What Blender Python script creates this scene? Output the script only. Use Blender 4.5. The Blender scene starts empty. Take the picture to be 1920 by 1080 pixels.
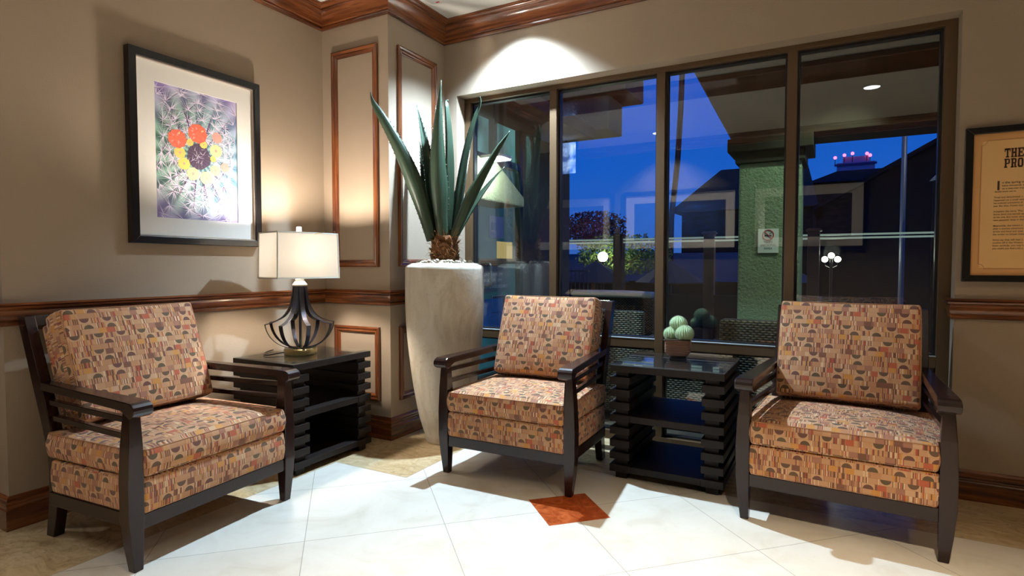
import bpy, bmesh, math, random
from mathutils import Vector, Matrix
from math import sin, cos, pi, radians, sqrt

# ------------------------------------------------------------------ scene, camera, light level
SC = bpy.context.scene
COL = SC.collection
SC.view_settings.view_transform = 'Standard'
SC.view_settings.look = 'None'
SC.view_settings.gamma = 1.0
SC.view_settings.exposure = 0.0
SC.view_settings.use_curve_mapping = False
SC.cycles.use_denoising = True
SC.cycles.max_bounces = 8
SC.cycles.diffuse_bounces = 3
SC.cycles.transparent_max_bounces = 16
SC.cycles.sample_clamp_indirect = 4.0

cam = bpy.data.objects.new('camera', bpy.data.cameras.new('camera'))
COL.objects.link(cam)
cam.data.sensor_width = 36.0
cam.data.lens = 1085.8 / 1920 * 36
cam.data.clip_start = 0.02
R_ = Vector((0.875273, 0.483629, -0.000356))
U_ = Vector((-0.018566, 0.034337, 0.999238))
F_ = Vector((-0.483272, 0.874599, -0.039033))
mw = Matrix.Identity(4)
for k in range(3):
    mw[k][0] = R_[k]; mw[k][1] = U_[k]; mw[k][2] = -F_[k]
mw.translation = Vector((2.9932, -2.8101, 1.1061))
cam.matrix_world = mw
SC.camera = cam


def srgb(r, g, b):
    def f(c):
        c /= 255.0
        return c / 12.92 if c <= 0.04045 else ((c + 0.055) / 1.055) ** 2.4
    return (f(r), f(g), f(b), 1.0)


world = bpy.data.worlds.new('dusk_sky')
SC.world = world
world.use_nodes = True
wt = world.node_tree
wt.nodes.clear()
w_out = wt.nodes.new('ShaderNodeOutputWorld')
w_bg = wt.nodes.new('ShaderNodeBackground')
w_tc = wt.nodes.new('ShaderNodeTexCoord')
w_sep = wt.nodes.new('ShaderNodeSeparateXYZ')
w_rmp = wt.nodes.new('ShaderNodeValToRGB')
wt.links.new(w_tc.outputs['Generated'], w_sep.inputs[0])
wt.links.new(w_sep.outputs['Z'], w_rmp.inputs[0])
els = w_rmp.color_ramp.elements
els[0].position = 0.0; els[0].color = (0.008, 0.010, 0.018, 1)
e = els.new(0.012); e.color = (0.030, 0.105, 0.40, 1)
els = w_rmp.color_ramp.elements
els[2].position = 0.45; els[2].color = (0.0006, 0.052, 0.40, 1)
e = els.new(0.16); e.color = (0.005, 0.088, 0.48, 1)
wt.links.new(w_rmp.outputs[0], w_bg.inputs[0])
w_bg.inputs[1].default_value = 1.45
wt.links.new(w_bg.outputs[0], w_out.inputs[0])

COOL = (0.58, 0.79, 1.0)
WHITE = (0.88, 0.94, 1.0)
NEUTRAL = (1.0, 0.90, 0.78)
WARM = (1.0, 0.66, 0.34)
# ceiling downlights: x, y, colour, watts, full cone angle (deg), blend, source radius, tilt toward -Y (deg), label
DOWNLIGHTS = [
    (1.21, 0.325, COOL, 620, 115, 0.78, 0.025, 0, 'white recessed downlight in the ceiling right above the window head and agave'),
    (3.29, -2.20, (1.0, 0.80, 0.57), 490, 94, 0.6, 0.04, 2, 'white recessed downlight seen mirrored at the top of the rightmost window pane'),
    (1.02, -3.12, NEUTRAL, 520, 104, 0.90, 0.04, 20, 'white recessed downlight washing the wall of the landscape pictures behind'),
    (5.00, -1.30, WARM, 125, 140, 0.5, 0.08, 0, 'added unseen warm fill downlight toward the far right end of the lobby ceiling'),  # unseen lamp added as warm fill for the right wall
    (-1.60, -2.75, WHITE, 60, 130, 0.5, 0.08, 0, 'added unseen fill downlight beyond the outside corner at the far left of the lobby'),  # unseen fill lamp added to light the face past the left corner
]
LAMP_W = 66

# ------------------------------------------------------------------ node helper
class NT:
    def __init__(self, name):
        self.m = bpy.data.materials.new(name)
        self.m.use_nodes = True
        self.t = self.m.node_tree
        self.b = self.t.nodes['Principled BSDF']
        self.out = self.t.nodes['Material Output']

    def n(self, typ, ins=None, **kw):
        nd = self.t.nodes.new(typ)
        for k, v in kw.items():
            setattr(nd, k, v)
        for k, v in (ins or {}).items():
            self.set(nd.inputs[k], v)
        return nd

    def set(self, sock, v):
        if isinstance(v, bpy.types.NodeSocket):
            self.t.links.new(v, sock)
        else:
            sock.default_value = v

    def math(self, op, a, b=0.0, c=None):
        nd = self.n('ShaderNodeMath', operation=op)
        self.set(nd.inputs[0], a); self.set(nd.inputs[1], b)
        if c is not None:
            self.set(nd.inputs[2], c)
        return nd.outputs[0]

    def mix(self, f, a, b, blend='MIX'):
        nd = self.n('ShaderNodeMix', data_type='RGBA', blend_type=blend)
        self.set(nd.inputs[0], f); self.set(nd.inputs[6], a); self.set(nd.inputs[7], b)
        return nd.outputs[2]

    def ramp(self, f, stops, interp='LINEAR'):
        nd = self.n('ShaderNodeValToRGB')
        cr = nd.color_ramp
        cr.interpolation = interp
        cr.elements[0].position, cr.elements[0].color = stops[0]
        cr.elements[1].position, cr.elements[1].color = stops[-1]
        for p_, c_ in stops[1:-1]:
            q = cr.elements.new(p_); q.color = c_
        self.set(nd.inputs[0], f)
        return nd.outputs[0]

    def noise(self, vec, scale, detail=3.0, rough=0.5, out=0, dist=0.0):
        nd = self.n('ShaderNodeTexNoise')
        if vec is not None:
            self.set(nd.inputs['Vector'], vec)
        nd.inputs['Scale'].default_value = scale
        nd.inputs['Detail'].default_value = detail
        nd.inputs['Roughness'].default_value = rough
        nd.inputs['Distortion'].default_value = dist
        return nd.outputs[out]

    def mapping(self, vec, scale=(1, 1, 1), rot=(0, 0, 0)):
        nd = self.n('ShaderNodeMapping')
        self.set(nd.inputs['Vector'], vec)
        nd.inputs['Scale'].default_value = scale
        nd.inputs['Rotation'].default_value = rot
        return nd.outputs[0]

    def obj(self):
        return self.n('ShaderNodeTexCoord').outputs['Object']

    def uv(self):
        return self.n('ShaderNodeTexCoord').outputs['UV']

    def sep(self, v):
        return self.n('ShaderNodeSeparateXYZ', {0: v}).outputs

    def comb(self, x, y, z=0.0):
        nd = self.n('ShaderNodeCombineXYZ')
        self.set(nd.inputs[0], x); self.set(nd.inputs[1], y); self.set(nd.inputs[2], z)
        return nd.outputs[0]

    def bump(self, h, strength, dist=0.01):
        nd = self.n('ShaderNodeBump')
        nd.inputs['Strength'].default_value = strength
        nd.inputs['Distance'].default_value = dist
        self.set(nd.inputs['Height'], h)
        self.set(self.b.inputs['Normal'], nd.outputs[0])

    def base(self, c, rough=0.5, spec=0.5, metal=0.0, coat=0.0):
        self.set(self.b.inputs['Base Color'], c)
        self.set(self.b.inputs['Roughness'], rough)
        self.b.inputs['Specular IOR Level'].default_value = spec
        self.b.inputs['Metallic'].default_value = metal
        self.b.inputs['Coat Weight'].default_value = coat
        self.b.inputs['Coat Roughness'].default_value = 0.06
        return self.m


def plain(name, c, rough=0.5, spec=0.5, metal=0.0, coat=0.0, var=0.12, vscale=30.0, bump=0.0, bscale=200.0, bdist=0.002):
    t = NT(name)
    o = t.obj()
    f = t.noise(o, vscale, 4)
    dark = tuple(x * (1 - var) for x in c[:3]) + (1,)
    light = tuple(min(1, x * (1 + var)) for x in c[:3]) + (1,)
    col = t.mix(f, dark, light)
    t.base(col, rough, spec, metal, coat)
    if bump:
        t.bump(t.noise(o, bscale, 3), bump, bdist)
    return t.m


def emit(name, c, s):
    t = NT(name)
    t.base((0, 0, 0, 1), 0.5)
    t.b.inputs['Emission Color'].default_value = c
    t.b.inputs['Emission Strength'].default_value = s
    return t.m


def wood_trim(axis):
    t = NT('stained_trim_wood_' + axis)
    o = t.obj()
    s = {'x': (2.0, 30, 30), 'y': (30, 2.0, 30), 'z': (30, 30, 2.0)}[axis]
    v = t.mapping(o, s)
    f = t.noise(v, 1.0, 5, 0.6, dist=0.6)
    col = t.ramp(f, [(0.30, srgb(58, 28, 13)), (0.48, srgb(110, 58, 28)), (0.62, srgb(148, 86, 46)), (0.78, srgb(90, 46, 23))])
    big = t.noise(t.mapping(o, tuple(max(1.2, q * 0.12) for q in s)), 1.6, 2)
    col = t.mix(t.math('MULTIPLY', big, 0.5), col, srgb(50, 22, 11))
    t.base(col, 0.26, 0.5, 0, 0.5)
    return t.m


WX, WY, WZ = wood_trim('x'), wood_trim('y'), wood_trim('z')


def wall_paint(name, c):
    t = NT(name)
    o = t.obj()
    f = t.noise(o, 3.0, 4)
    col = t.mix(f, tuple(x * 0.95 for x in c[:3]) + (1,), tuple(min(1, x * 1.04) for x in c[:3]) + (1,))
    t.base(col, 0.75, 0.25)
    t.bump(t.noise(o, 160, 4, 0.65), 0.35, 0.004)
    return t.m


M_WALL = wall_paint('beige_wall_paint', srgb(157, 140, 121))
M_WALL2 = wall_paint('olive_brown_wall_paint', srgb(62, 57, 47))
M_CEIL = plain('white_ceiling_paint', srgb(235, 234, 228), 0.9, 0.1, var=0.02)


def floor_mat():
    t = NT('cream_marble_tile_floor')
    o = t.obj()
    s = t.sep(o)
    x, y = s[0], s[1]
    x0, y0, ts = 1.961, -0.415, 0.566
    dx = t.math('SUBTRACT', x, x0); dy = t.math('SUBTRACT', y, y0)
    a = t.math('MULTIPLY', t.math('ADD', dx, dy), 0.70711 / ts)
    b = t.math('MULTIPLY', t.math('SUBTRACT', dx, dy), 0.70711 / ts)

    def line(q, w):
        fr = t.math('FRACT', t.math('ADD', q, 100.0))
        d = t.math('MINIMUM', fr, t.math('SUBTRACT', 1.0, fr))
        return t.math('LESS_THAN', d, w)
    g_field = t.math('MAXIMUM', line(a, 0.0030), line(b, 0.0030))
    # travertine border running round the walls
    b1 = t.math('LESS_THAN', x, 0.57)
    b2 = t.math('MULTIPLY', t.math('LESS_THAN', x, 1.07), t.math('GREATER_THAN', y, -0.47))
    b3 = t.math('GREATER_THAN', y, 0.092)
    bord = t.math('MAXIMUM', t.math('MAXIMUM', b1, b2), b3)
    wy_ = 0.0018

    def edge(q, v):
        return t.math('LESS_THAN', t.math('ABSOLUTE', t.math('SUBTRACT', q, v)), wy_)
    e1 = t.math('MULTIPLY', edge(x, 0.57), t.math('LESS_THAN', y, -0.468))
    e2 = t.math('MULTIPLY', edge(y, -0.47), t.math('MULTIPLY', t.math('LESS_THAN', x, 1.07), t.math('GREATER_THAN', x, 0.57)))
    e3 = t.math('MULTIPLY', edge(x, 1.07), t.math('MULTIPLY', t.math('GREATER_THAN', y, -0.47), t.math('LESS_THAN', y, 0.092)))
    e4 = t.math('MULTIPLY', edge(y, 0.092), t.math('GREATER_THAN', x, 1.07))
    edges = t.math('MAXIMUM', t.math('MAXIMUM', e1, e2), t.math('MAXIMUM', e3, e4))
    dia = t.math('LESS_THAN', t.math('ADD', t.math('ABSOLUTE', dx), t.math('ABSOLUTE', dy)), 0.202)
    # field tile colour
    wn = t.n('ShaderNodeTexWhiteNoise', noise_dimensions='2D')
    t.set(wn.inputs['Vector'], t.comb(t.math('FLOOR', a), t.math('FLOOR', b)))
    n1 = t.noise(o, 4.0, 6, 0.6, dist=1.2)
    n2 = t.noise(o, 26.0, 5, 0.65)
    field = t.ramp(n1, [(0.3, srgb(202, 195, 180)), (0.5, srgb(216, 211, 199)), (0.72, srgb(224, 220, 210))])
    field = t.mix(t.math('MULTIPLY', wn.outputs[0], 0.30), field, srgb(204, 194, 172))
    field = t.mix(t.math('MULTIPLY', t.math('GREATER_THAN', n2, 0.66), 0.25), field, srgb(190, 172, 146))
    # border colour
    m1 = t.noise(t.mapping(o, (1.0, 1.6, 1)), 7.0, 7, 0.68, dist=1.8)
    brd = t.ramp(m1, [(0.30, srgb(142, 118, 82)), (0.45, srgb(182, 158, 118)), (0.58, srgb(198, 178, 142)), (0.75, srgb(212, 196, 166))])
    brd = t.mix(t.math('MULTIPLY', t.math('GREATER_THAN', n2, 0.6), 0.35), brd, srgb(120, 98, 70))
    # red marble inset
    r1 = t.noise(o, 14.0, 7, 0.65, dist=2.2)
    red = t.ramp(r1, [(0.30, srgb(120, 46, 14)), (0.5, srgb(164, 74, 28)), (0.66, srgb(186, 96, 48)), (0.8, srgb(212, 150, 110))])
    col = t.mix(bord, field, brd)
    gro = t.math('MAXIMUM', t.math('MULTIPLY', g_field, t.math('SUBTRACT', 1.0, bord)), edges)
    col = t.mix(t.math('MULTIPLY', gro, 0.55), col, srgb(92, 84, 72))
    col = t.mix(dia, col, red)
    t.base(col, 0.30, 0.32)
    return t.m


M_FLOOR = floor_mat()


def fabric_mat():
    t = NT('woven_half_circle_fabric')
    s = t.sep(t.uv())
    u, v = t.math('ADD', s[0], 10.0), t.math('ADD', s[1], 10.0)
    h, w = 0.0232, 0.0440
    row = t.math('FLOOR', t.math('DIVIDE', v, h))
    fv = t.math('FRACT', t.math('DIVIDE', v, h))
    rh = t.n('ShaderNodeTexWhiteNoise', {'W': row}, noise_dimensions='1D').outputs[0]
    u1 = t.math('ADD', u, t.math('MULTIPLY', rh, 0.7))
    q = t.math('DIVIDE', u1, w)
    blk = t.math('FLOOR', q)
    fu = t.math('SUBTRACT', t.math('FRACT', q), 0.5)
    bn = t.n('ShaderNodeTexWhiteNoise', {'Vector': t.comb(blk, row)}, noise_dimensions='2D')
    bc = t.n('ShaderNodeSeparateColor', {0: bn.outputs['Color']}).outputs
    # half-block id so that solids and stripes alternate inside a row
    hb = t.math('FLOOR', t.math('DIVIDE', u1, 0.030))
    hn = t.n('ShaderNodeTexWhiteNoise', {'Vector': t.comb(hb, t.math('ADD', row, 57.3))}, noise_dimensions='2D')
    hc = t.n('ShaderNodeSeparateColor', {0: hn.outputs['Color']}).outputs
    st = t.math('FLOOR', t.math('DIVIDE', u1, 0.0036))
    sn = t.n('ShaderNodeTexWhiteNoise', {'Vector': t.comb(st, row)}, noise_dimensions='2D').outputs[0]
    PE, CR, DK = srgb(198, 150, 110), srgb(220, 188, 150), srgb(96, 62, 48)
    RO, GO, MA, OL = srgb(176, 84, 58), srgb(206, 144, 74), srgb(146, 94, 84), srgb(92, 76, 64)
    stripes = t.ramp(sn, [(0.0, PE), (0.30, CR), (0.42, srgb(116, 76, 56)), (0.58, srgb(180, 126, 90)), (0.76, RO), (0.83, GO), (0.92, MA)], 'CONSTANT')
    solid = t.ramp(hc[1], [(0.0, PE), (0.30, srgb(190, 138, 98)), (0.56, srgb(186, 98, 68)), (0.66, GO), (0.75, srgb(168, 116, 92)), (0.86, srgb(206, 164, 126)), (0.96, srgb(128, 86, 66))], 'CONSTANT')
    issolid = t.math('GREATER_THAN', hc[0], 0.60)
    col = t.mix(issolid, stripes, solid)
    col = t.mix(t.math('MULTIPLY', t.math('LESS_THAN', t.math('FRACT', t.math('DIVIDE', u1, 0.0016)), 0.5), 0.10), col, DK)
    cyc = t.math('MODULO', row, 3.0)
    fl = t.math('GREATER_THAN', cyc, 0.5)
    fv2 = t.math('ABSOLUTE', t.math('SUBTRACT', fl, fv))
    dx = t.math('MULTIPLY', fu, w); dy = t.math('MULTIPLY', fv2, h)
    d = t.math('SQRT', t.math('ADD', t.math('MULTIPLY', dx, dx), t.math('MULTIPLY', dy, dy)))
    semi = t.math('MULTIPLY', t.math('MULTIPLY', t.math('LESS_THAN', bc[0], 0.72), t.math('LESS_THAN', t.math('MODULO', blk, 2.0), 0.5)), t.math('LESS_THAN', cyc, 1.5))
    ring = semi
    inn = t.math('MULTIPLY', semi, t.math('LESS_THAN', d, 0.0182))
    col = t.mix(ring, col, srgb(202, 156, 116))
    sc = t.ramp(bc[2], [(0.0, srgb(106, 82, 64)), (0.4, srgb(112, 76, 64)), (0.75, srgb(102, 84, 62))], 'CONSTANT')
    col = t.mix(inn, col, sc)
    seam = t.math('LESS_THAN', fv, 0.05)
    col = t.mix(t.math('MULTIPLY', seam, 0.35), col, DK)
    t.base(col, 0.8, 0.25)
    t.b.inputs['Sheen Weight'].default_value = 0.15
    fine = t.n('ShaderNodeTexNoise', {'Vector': t.uv(), 'Scale': 900.0, 'Detail': 2.0}).outputs[0]
    wr = t.noise(t.obj(), 9.0, 3)
    hgt = t.math('ADD', t.math('MULTIPLY', fine, 0.12), t.math('MULTIPLY', wr, 1.0))
    t.bump(hgt, 0.35, 0.012)
    return t.m


M_FAB = fabric_mat()
M_PIPE = plain('fabric_piping', srgb(170, 124, 92), 0.8, 0.2, var=0.5, vscale=220)
M_ESP = plain('espresso_lacquered_wood', srgb(37, 20, 17), 0.22, 0.35, 0, 0.15, var=0.25, vscale=18)
M_TBL = plain('black_brown_table_wood', srgb(30, 23, 20), 0.5, 0.25, 0, 0.0, var=0.3, vscale=22)
M_BLACK = plain('black_frame_lacquer', srgb(13, 11, 11), 0.3, 0.5, var=0.2)
M_BRONZE = plain('bronze_window_metal', srgb(88, 67, 44), 0.42, 0.45, 0.15, var=0.06)
M_DARKMETAL = plain('dark_gasket', srgb(24, 23, 24), 0.4, 0.4, var=0.1)
M_GUN = plain('brushed_gunmetal', srgb(58, 58, 66), 0.32, 0.6, 0.85, var=0.15, vscale=60)
M_BRASS = plain('brushed_brass', srgb(196, 176, 122), 0.28, 0.6, 1.0, var=0.06, vscale=60)
M_IVORY = plain('ivory_ceramic', srgb(236, 230, 216), 0.35, 0.5, var=0.03)
M_MAT = plain('white_picture_mat', srgb(236, 234, 228), 0.7, 0.15, var=0.02)
M_SILVER = plain('silver_frame_lip', srgb(196, 184, 172), 0.35, 0.5, 0.7, var=0.08)
M_WHITE = plain('white_plastic', srgb(232, 232, 228), 0.4, 0.5, var=0.02)


def glass_mat(name, tint, extra=0.0):
    t = NT(name)
    t.t.nodes.remove(t.b)
    lw = t.n('ShaderNodeLayerWeight', {'Blend': 0.5})
    f = t.math('POWER', lw.outputs['Facing'], 5.0)
    f = t.math('ADD', t.math('MULTIPLY', f, 0.90), 0.04 + extra)
    tr = t.n('ShaderNodeBsdfTransparent', {'Color': tint})
    gl = t.n('ShaderNodeBsdfGlossy', {'Color': (1, 1, 1, 1), 'Roughness': 0.0})
    mx = t.n('ShaderNodeMixShader', {0: f, 1: tr.outputs[0], 2: gl.outputs[0]})
    t.t.links.new(mx.outputs[0], t.out.inputs[0])
    return t.m


M_GLASS = glass_mat('window_glass', (0.92, 0.96, 0.96, 1), 0.055)
M_TGLASS = glass_mat('tabletop_glass', (0.93, 0.97, 0.96, 1), 0.01)


# ------------------------------------------------------------------ geometry helpers
def link(name, bm, mats, parent=None, smooth=False, bevel=0.0, autosmooth=None):
    me = bpy.data.meshes.new(name)
    bmesh.ops.recalc_face_normals(bm, faces=bm.faces)
    bm.to_mesh(me)
    bm.free()
    if not isinstance(mats, (list, tuple)):
        mats = [mats]
    for m in mats:
        me.materials.append(m)
    if smooth:
        for p in me.polygons:
            p.use_smooth = True
    ob = bpy.data.objects.new(name, me)
    COL.objects.link(ob)
    if parent:
        ob.parent = parent
    if bevel:
        md = ob.modifiers.new('edge', 'BEVEL')
        md.width = bevel; md.segments = 2; md.limit_method = 'ANGLE'
        md.angle_limit = radians(40)
    if autosmooth:
        for p in me.polygons:
            p.use_smooth = True
        me.set_sharp_from_angle(angle=radians(autosmooth))
    return ob


def thing(name, label, cat, loc=(0, 0, 0), rotz=0.0, group=None):
    o = bpy.data.objects.new(name, None)
    o.empty_display_size = 0.1
    COL.objects.link(o)
    o.location = loc
    o.rotation_euler = (0, 0, rotz)
    tag(o, label, cat, group)
    return o


def tag(o, label, cat, group=None, kind=None):
    o['label'] = label
    o['category'] = cat
    if group:
        o['group'] = group
    if kind:
        o['kind'] = kind
    return o


def struct(o, label, cat):
    o['kind'] = 'structure'
    o['label'] = label
    o['category'] = cat
    return o


def box(bm, x0, x1, y0, y1, z0, z1, mi=0):
    vs = [bm.verts.new(c) for c in ((x0, y0, z0), (x1, y0, z0), (x1, y1, z0), (x0, y1, z0), (x0, y0, z1), (x1, y0, z1), (x1, y1, z1), (x0, y1, z1))]
    for f in ((0, 3, 2, 1), (4, 5, 6, 7), (0, 1, 5, 4), (1, 2, 6, 5), (2, 3, 7, 6), (3, 0, 4, 7)):
        fc = bm.faces.new([vs[i] for i in f]); fc.material_index = mi
    return vs


def loft(bm, rings, close=True, caps=True, mi=0):
    """rings: lists of points of equal length, skinned in order"""
    R = [[bm.verts.new(p) for p in r] for r in rings]
    n = len(R[0])
    for a, b in zip(R, R[1:]):
        for i in range(n if close else n - 1):
            j = (i + 1) % n
            f = bm.faces.new((a[i], a[j], b[j], b[i])); f.material_index = mi
    if caps and close:
        f = bm.faces.new(list(reversed(R[0]))); f.material_index = mi
        f = bm.faces.new(R[-1]); f.material_index = mi
    return R


def rect(z, x0, x1, y0, y1):
    return [(x0, y0, z), (x1, y0, z), (x1, y1, z), (x0, y1, z)]


def lathe(bm, prof, seg=40, cx=0, cy=0, mi=0, caps=True):
    rings = [[(cx + r * cos(2 * pi * i / seg), cy + r * sin(2 * pi * i / seg), z) for i in range(seg)] for r, z in prof]
    return loft(bm, rings, True, caps, mi)


def tube(bm, pts, rad, seg=8, mi=0):
    pts = [Vector(p) for p in pts]
    if not isinstance(rad, (list, tuple)):
        rad = [rad] * len(pts)
    rings = []
    up = Vector((0, 0, 1))
    pn = None
    for i, p in enumerate(pts):
        d = (pts[min(i + 1, len(pts) - 1)] - pts[max(i - 1, 0)]).normalized()
        if pn is None:
            a = up if abs(d.dot(up)) < 0.9 else Vector((1, 0, 0))
            pn = d.cross(a).normalized()
        pn = (pn - d * pn.dot(d)).normalized()
        q = d.cross(pn)
        rings.append([p + (pn * cos(2 * pi * k / seg) + q * sin(2 * pi * k / seg)) * rad[i] for k in range(seg)])
    return loft(bm, rings, True, True, mi)


def strip(bm, pts, tang, width, thick, normal_ref, mi=0):
    """flat bar along pts; tang = width direction; width list"""
    rings = []
    P = [Vector(p) for p in pts]
    for i, p in enumerate(P):
        d = (P[min(i + 1, len(P) - 1)] - P[max(i - 1, 0)]).normalized()
        n = d.cross(tang).normalized()
        w = width[i] if isinstance(width, (list, tuple)) else width
        rings.append([p + tang * w / 2 + n * thick / 2, p - tang * w / 2 + n * thick / 2, p - tang * w / 2 - n * thick / 2, p + tang * w / 2 - n * thick / 2])
    return loft(bm, rings, True, True, mi)


def moulding(bm, prof, path, closed=False, mi=0):
    """prof: (offset to the right of travel, z); path: (x, y)"""
    P = [Vector((p[0], p[1])) for p in path]
    n = len(P)
    rings = []
    for i in range(n):
        dirs = []
        if closed or i > 0:
            dirs.append((P[i] - P[i - 1]).normalized())
        if closed or i < n - 1:
            dirs.append((P[(i + 1) % n] - P[i]).normalized())
        ns = [Vector((d.y, -d.x)) for d in dirs]
        m = ns[0] if len(ns) == 1 else (ns[0] + ns[1]) / (1 + ns[0].dot(ns[1]))
        rings.append([(P[i].x + m.x * o, P[i].y + m.y * o, z) for o, z in prof])
    if closed:
        rings.append(rings[0])
        loft(bm, rings, True, False, mi)
        bmesh.ops.remove_doubles(bm, verts=bm.verts, dist=1e-5)
    else:
        loft(bm, rings, True, True, mi)


def box_uv(ob):
    me = ob.data
    uvl = me.uv_layers.new(name='UVMap')
    for p in me.polygons:
        nx, ny, nz = (abs(c) for c in p.normal)
        for li in p.loop_indices:
            c = me.vertices[me.loops[li].vertex_index].co
            if nz > 0.62:
                uvl.data[li].uv = (c.x, c.y)
            elif nx > ny:
                uvl.data[li].uv = (c.y + 0.9, c.z)
            else:
                uvl.data[li].uv = (c.x, c.z)


def resample(outline, step, rad):
    """round the corners of an outline and resample it evenly"""
    P = [Vector((p[0], p[1])) for p in outline]
    out = []
    n = len(P)
    for i in range(n):
        a, b, c = P[i - 1], P[i], P[(i + 1) % n]
        r = rad[i] if isinstance(rad, (list, tuple)) else rad
        d1, d2 = (a - b).normalized(), (c - b).normalized()
        r = min(r, (a - b).length * 0.45, (c - b).length * 0.45)
        s, e_ = b + d1 * r, b + d2 * r
        for k in range(6):
            t_ = k / 5
            out.append(s * (1 - t_) ** 2 + b * 2 * t_ * (1 - t_) + e_ * t_ ** 2)
    res = []
    m = len(out)
    for i in range(m):
        a, b = out[i], out[(i + 1) % m]
        L = (b - a).length
        k = max(1, int(L / step))
        for j in range(k):
            res.append(a.lerp(b, j / k))
    return res


def slab(bm, outline, z0, z1, r, puff=0.02, puff0=0.0, crad=0.02, step=0.02, bulge=0.0):
    """soft cushion: rounded outline in xy between z0 and z1 with a crowned top"""
    P = resample(outline, step, crad)
    n = len(P)
    area = sum(P[i].x * P[(i + 1) % n].y - P[(i + 1) % n].x * P[i].y for i in range(n))
    sg = 1 if area > 0 else -1
    N = []
    for i in range(n):
        d = (P[(i + 1) % n] - P[i - 1]).normalized()
        N.append(Vector((-d.y, d.x)) * sg)
    c = sum(P, Vector((0, 0))) / n
    layers = []
    h = z1 - z0
    S = (0.0, 0.2, 0.4, 0.55, 0.7, 0.8, 0.9, 0.96)
    for s in S:
        layers.append(('b', s, z0))
    for k in range(5):
        a = -pi / 2 + (pi / 2) * k / 4
        layers.append(('i', r * (1 - cos(a)), z0 + r + r * sin(a)))
    for k in range(1, 3):
        zz = z0 + r + (h - 2 * r) * k / 3
        layers.append(('i', -bulge, zz))
    for k in range(5):
        a = (pi / 2) * k / 4
        layers.append(('i', r * (1 - cos(a)), z1 - r + r * sin(a)))
    for s in reversed(S):
        layers.append(('s', s, z1))
    hx = max(abs(q.x - c.x) for q in P) - r
    hy = max(abs(q.y - c.y) for q in P) - r
    rings = []
    for kind, val, z in layers:
        ring = []
        for i in range(n):
            if kind == 'i':
                q = P[i] + N[i] * val
            else:
                e_ = P[i] + N[i] * r
                q = c + (e_ - c) * max(val, 0.02)
            up = 0.0
            if kind == 's':
                gx, gy = min(1.0, abs(q.x - c.x) / hx), min(1.0, abs(q.y - c.y) / hy)
                up = puff * (1 - gx ** 2.6) * (1 - gy ** 2.6)
            ring.append((q.x, q.y, z + up))
        rings.append(ring)
    loft(bm, rings, True, True)


def text(name, body, size, loc, rot, mat, parent=None, align='LEFT', extrude=0.0004, bold=0.0, xs=1.0):
    cu = bpy.data.curves.new(name, 'FONT')
    cu.body = body
    cu.size = size
    cu.extrude = extrude
    cu.offset = bold
    cu.align_x = align
    cu.materials.append(mat)
    tmp = bpy.data.objects.new(name, cu)
    COL.objects.link(tmp)
    bpy.context.view_layer.update()
    me = bpy.data.meshes.new_from_object(tmp.evaluated_get(bpy.context.evaluated_depsgraph_get()))
    bpy.data.objects.remove(tmp)
    if not me.materials:
        me.materials.append(mat)
    o = bpy.data.objects.new(name, me)
    COL.objects.link(o)
    o.location = loc
    o.rotation_euler = rot
    o.scale = (xs, 1, 1)
    if parent:
        o.parent = parent
    return o


FACE_FRONT = (pi / 2, 0, 0)          # reads along +X, faces -Y
FACE_RIGHT = (pi / 2, 0, pi / 2)     # reads along +Y, faces +X

# ------------------------------------------------------------------ room shell
PW, PD = 0.565, 0.595
ZC, ZB = 2.79, 2.656
WX0, WX1, WZ1 = 0.670, 3.502, 2.290

bm = bmesh.new(); box(bm, -4.0, 6.0, -3.8, 0.80, -0.1, 0.0)
struct(link('floor', bm, M_FLOOR), 'polished cream marble tile floor laid diagonally with tan border and red inset', 'floor')
bm = bmesh.new(); box(bm, -4.0, 6.0, -3.8, 0.80, ZC, ZC + 0.1)
struct(link('ceiling', bm, M_CEIL), 'white painted ceiling above the wooden crown moulding', 'ceiling')
bm = bmesh.new(); box(bm, -0.2, 0.0, -1.74, 0.80, 0, ZC)
struct(link('wall_left', bm, M_WALL), 'beige painted wall where the framed cactus picture hangs', 'wall')
bm = bmesh.new(); box(bm, 0.0, PW, 0.0, 0.80, 0, ZC)
struct(link('wall_corner', bm, M_WALL), 'beige corner pilaster with two faces of wooden panel moulding', 'wall')
bm = bmesh.new()
box(bm, PW, WX0, PD, 0.80, 0, ZC)
box(bm, WX0, WX1, PD, 0.80, WZ1, ZC)
box(bm, WX1, 6.0, PD, 0.80, 0, ZC)
struct(link('wall_back', bm, M_WALL), 'beige painted wall around the large bronze window', 'wall')
bm = bmesh.new(); box(bm, -4.0, -0.2, -1.74, -1.55, 0, ZC)
struct(link('wall_side', bm, M_WALL), 'beige wall turning away past the outside corner at the left edge', 'wall')
bm = bmesh.new(); box(bm, -4.0, 6.0, -3.8, -3.7, 0, ZC)
struct(link('wall_front', bm, M_WALL2), 'olive brown wall with landscape pictures mirrored in the window', 'wall')
bm = bmesh.new(); box(bm, 6.0, 6.1, -3.8, 0.8, 0, ZC)
struct(link('wall_right', bm, M_WALL), 'beige end wall far off to the right of the lobby', 'wall')
bm = bmesh.new(); box(bm, -4.1, -4.0, -3.8, -1.55, 0, ZC)
struct(link('wall_end', bm, M_WALL), 'beige end wall far off to the left of the lobby', 'wall')

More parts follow.
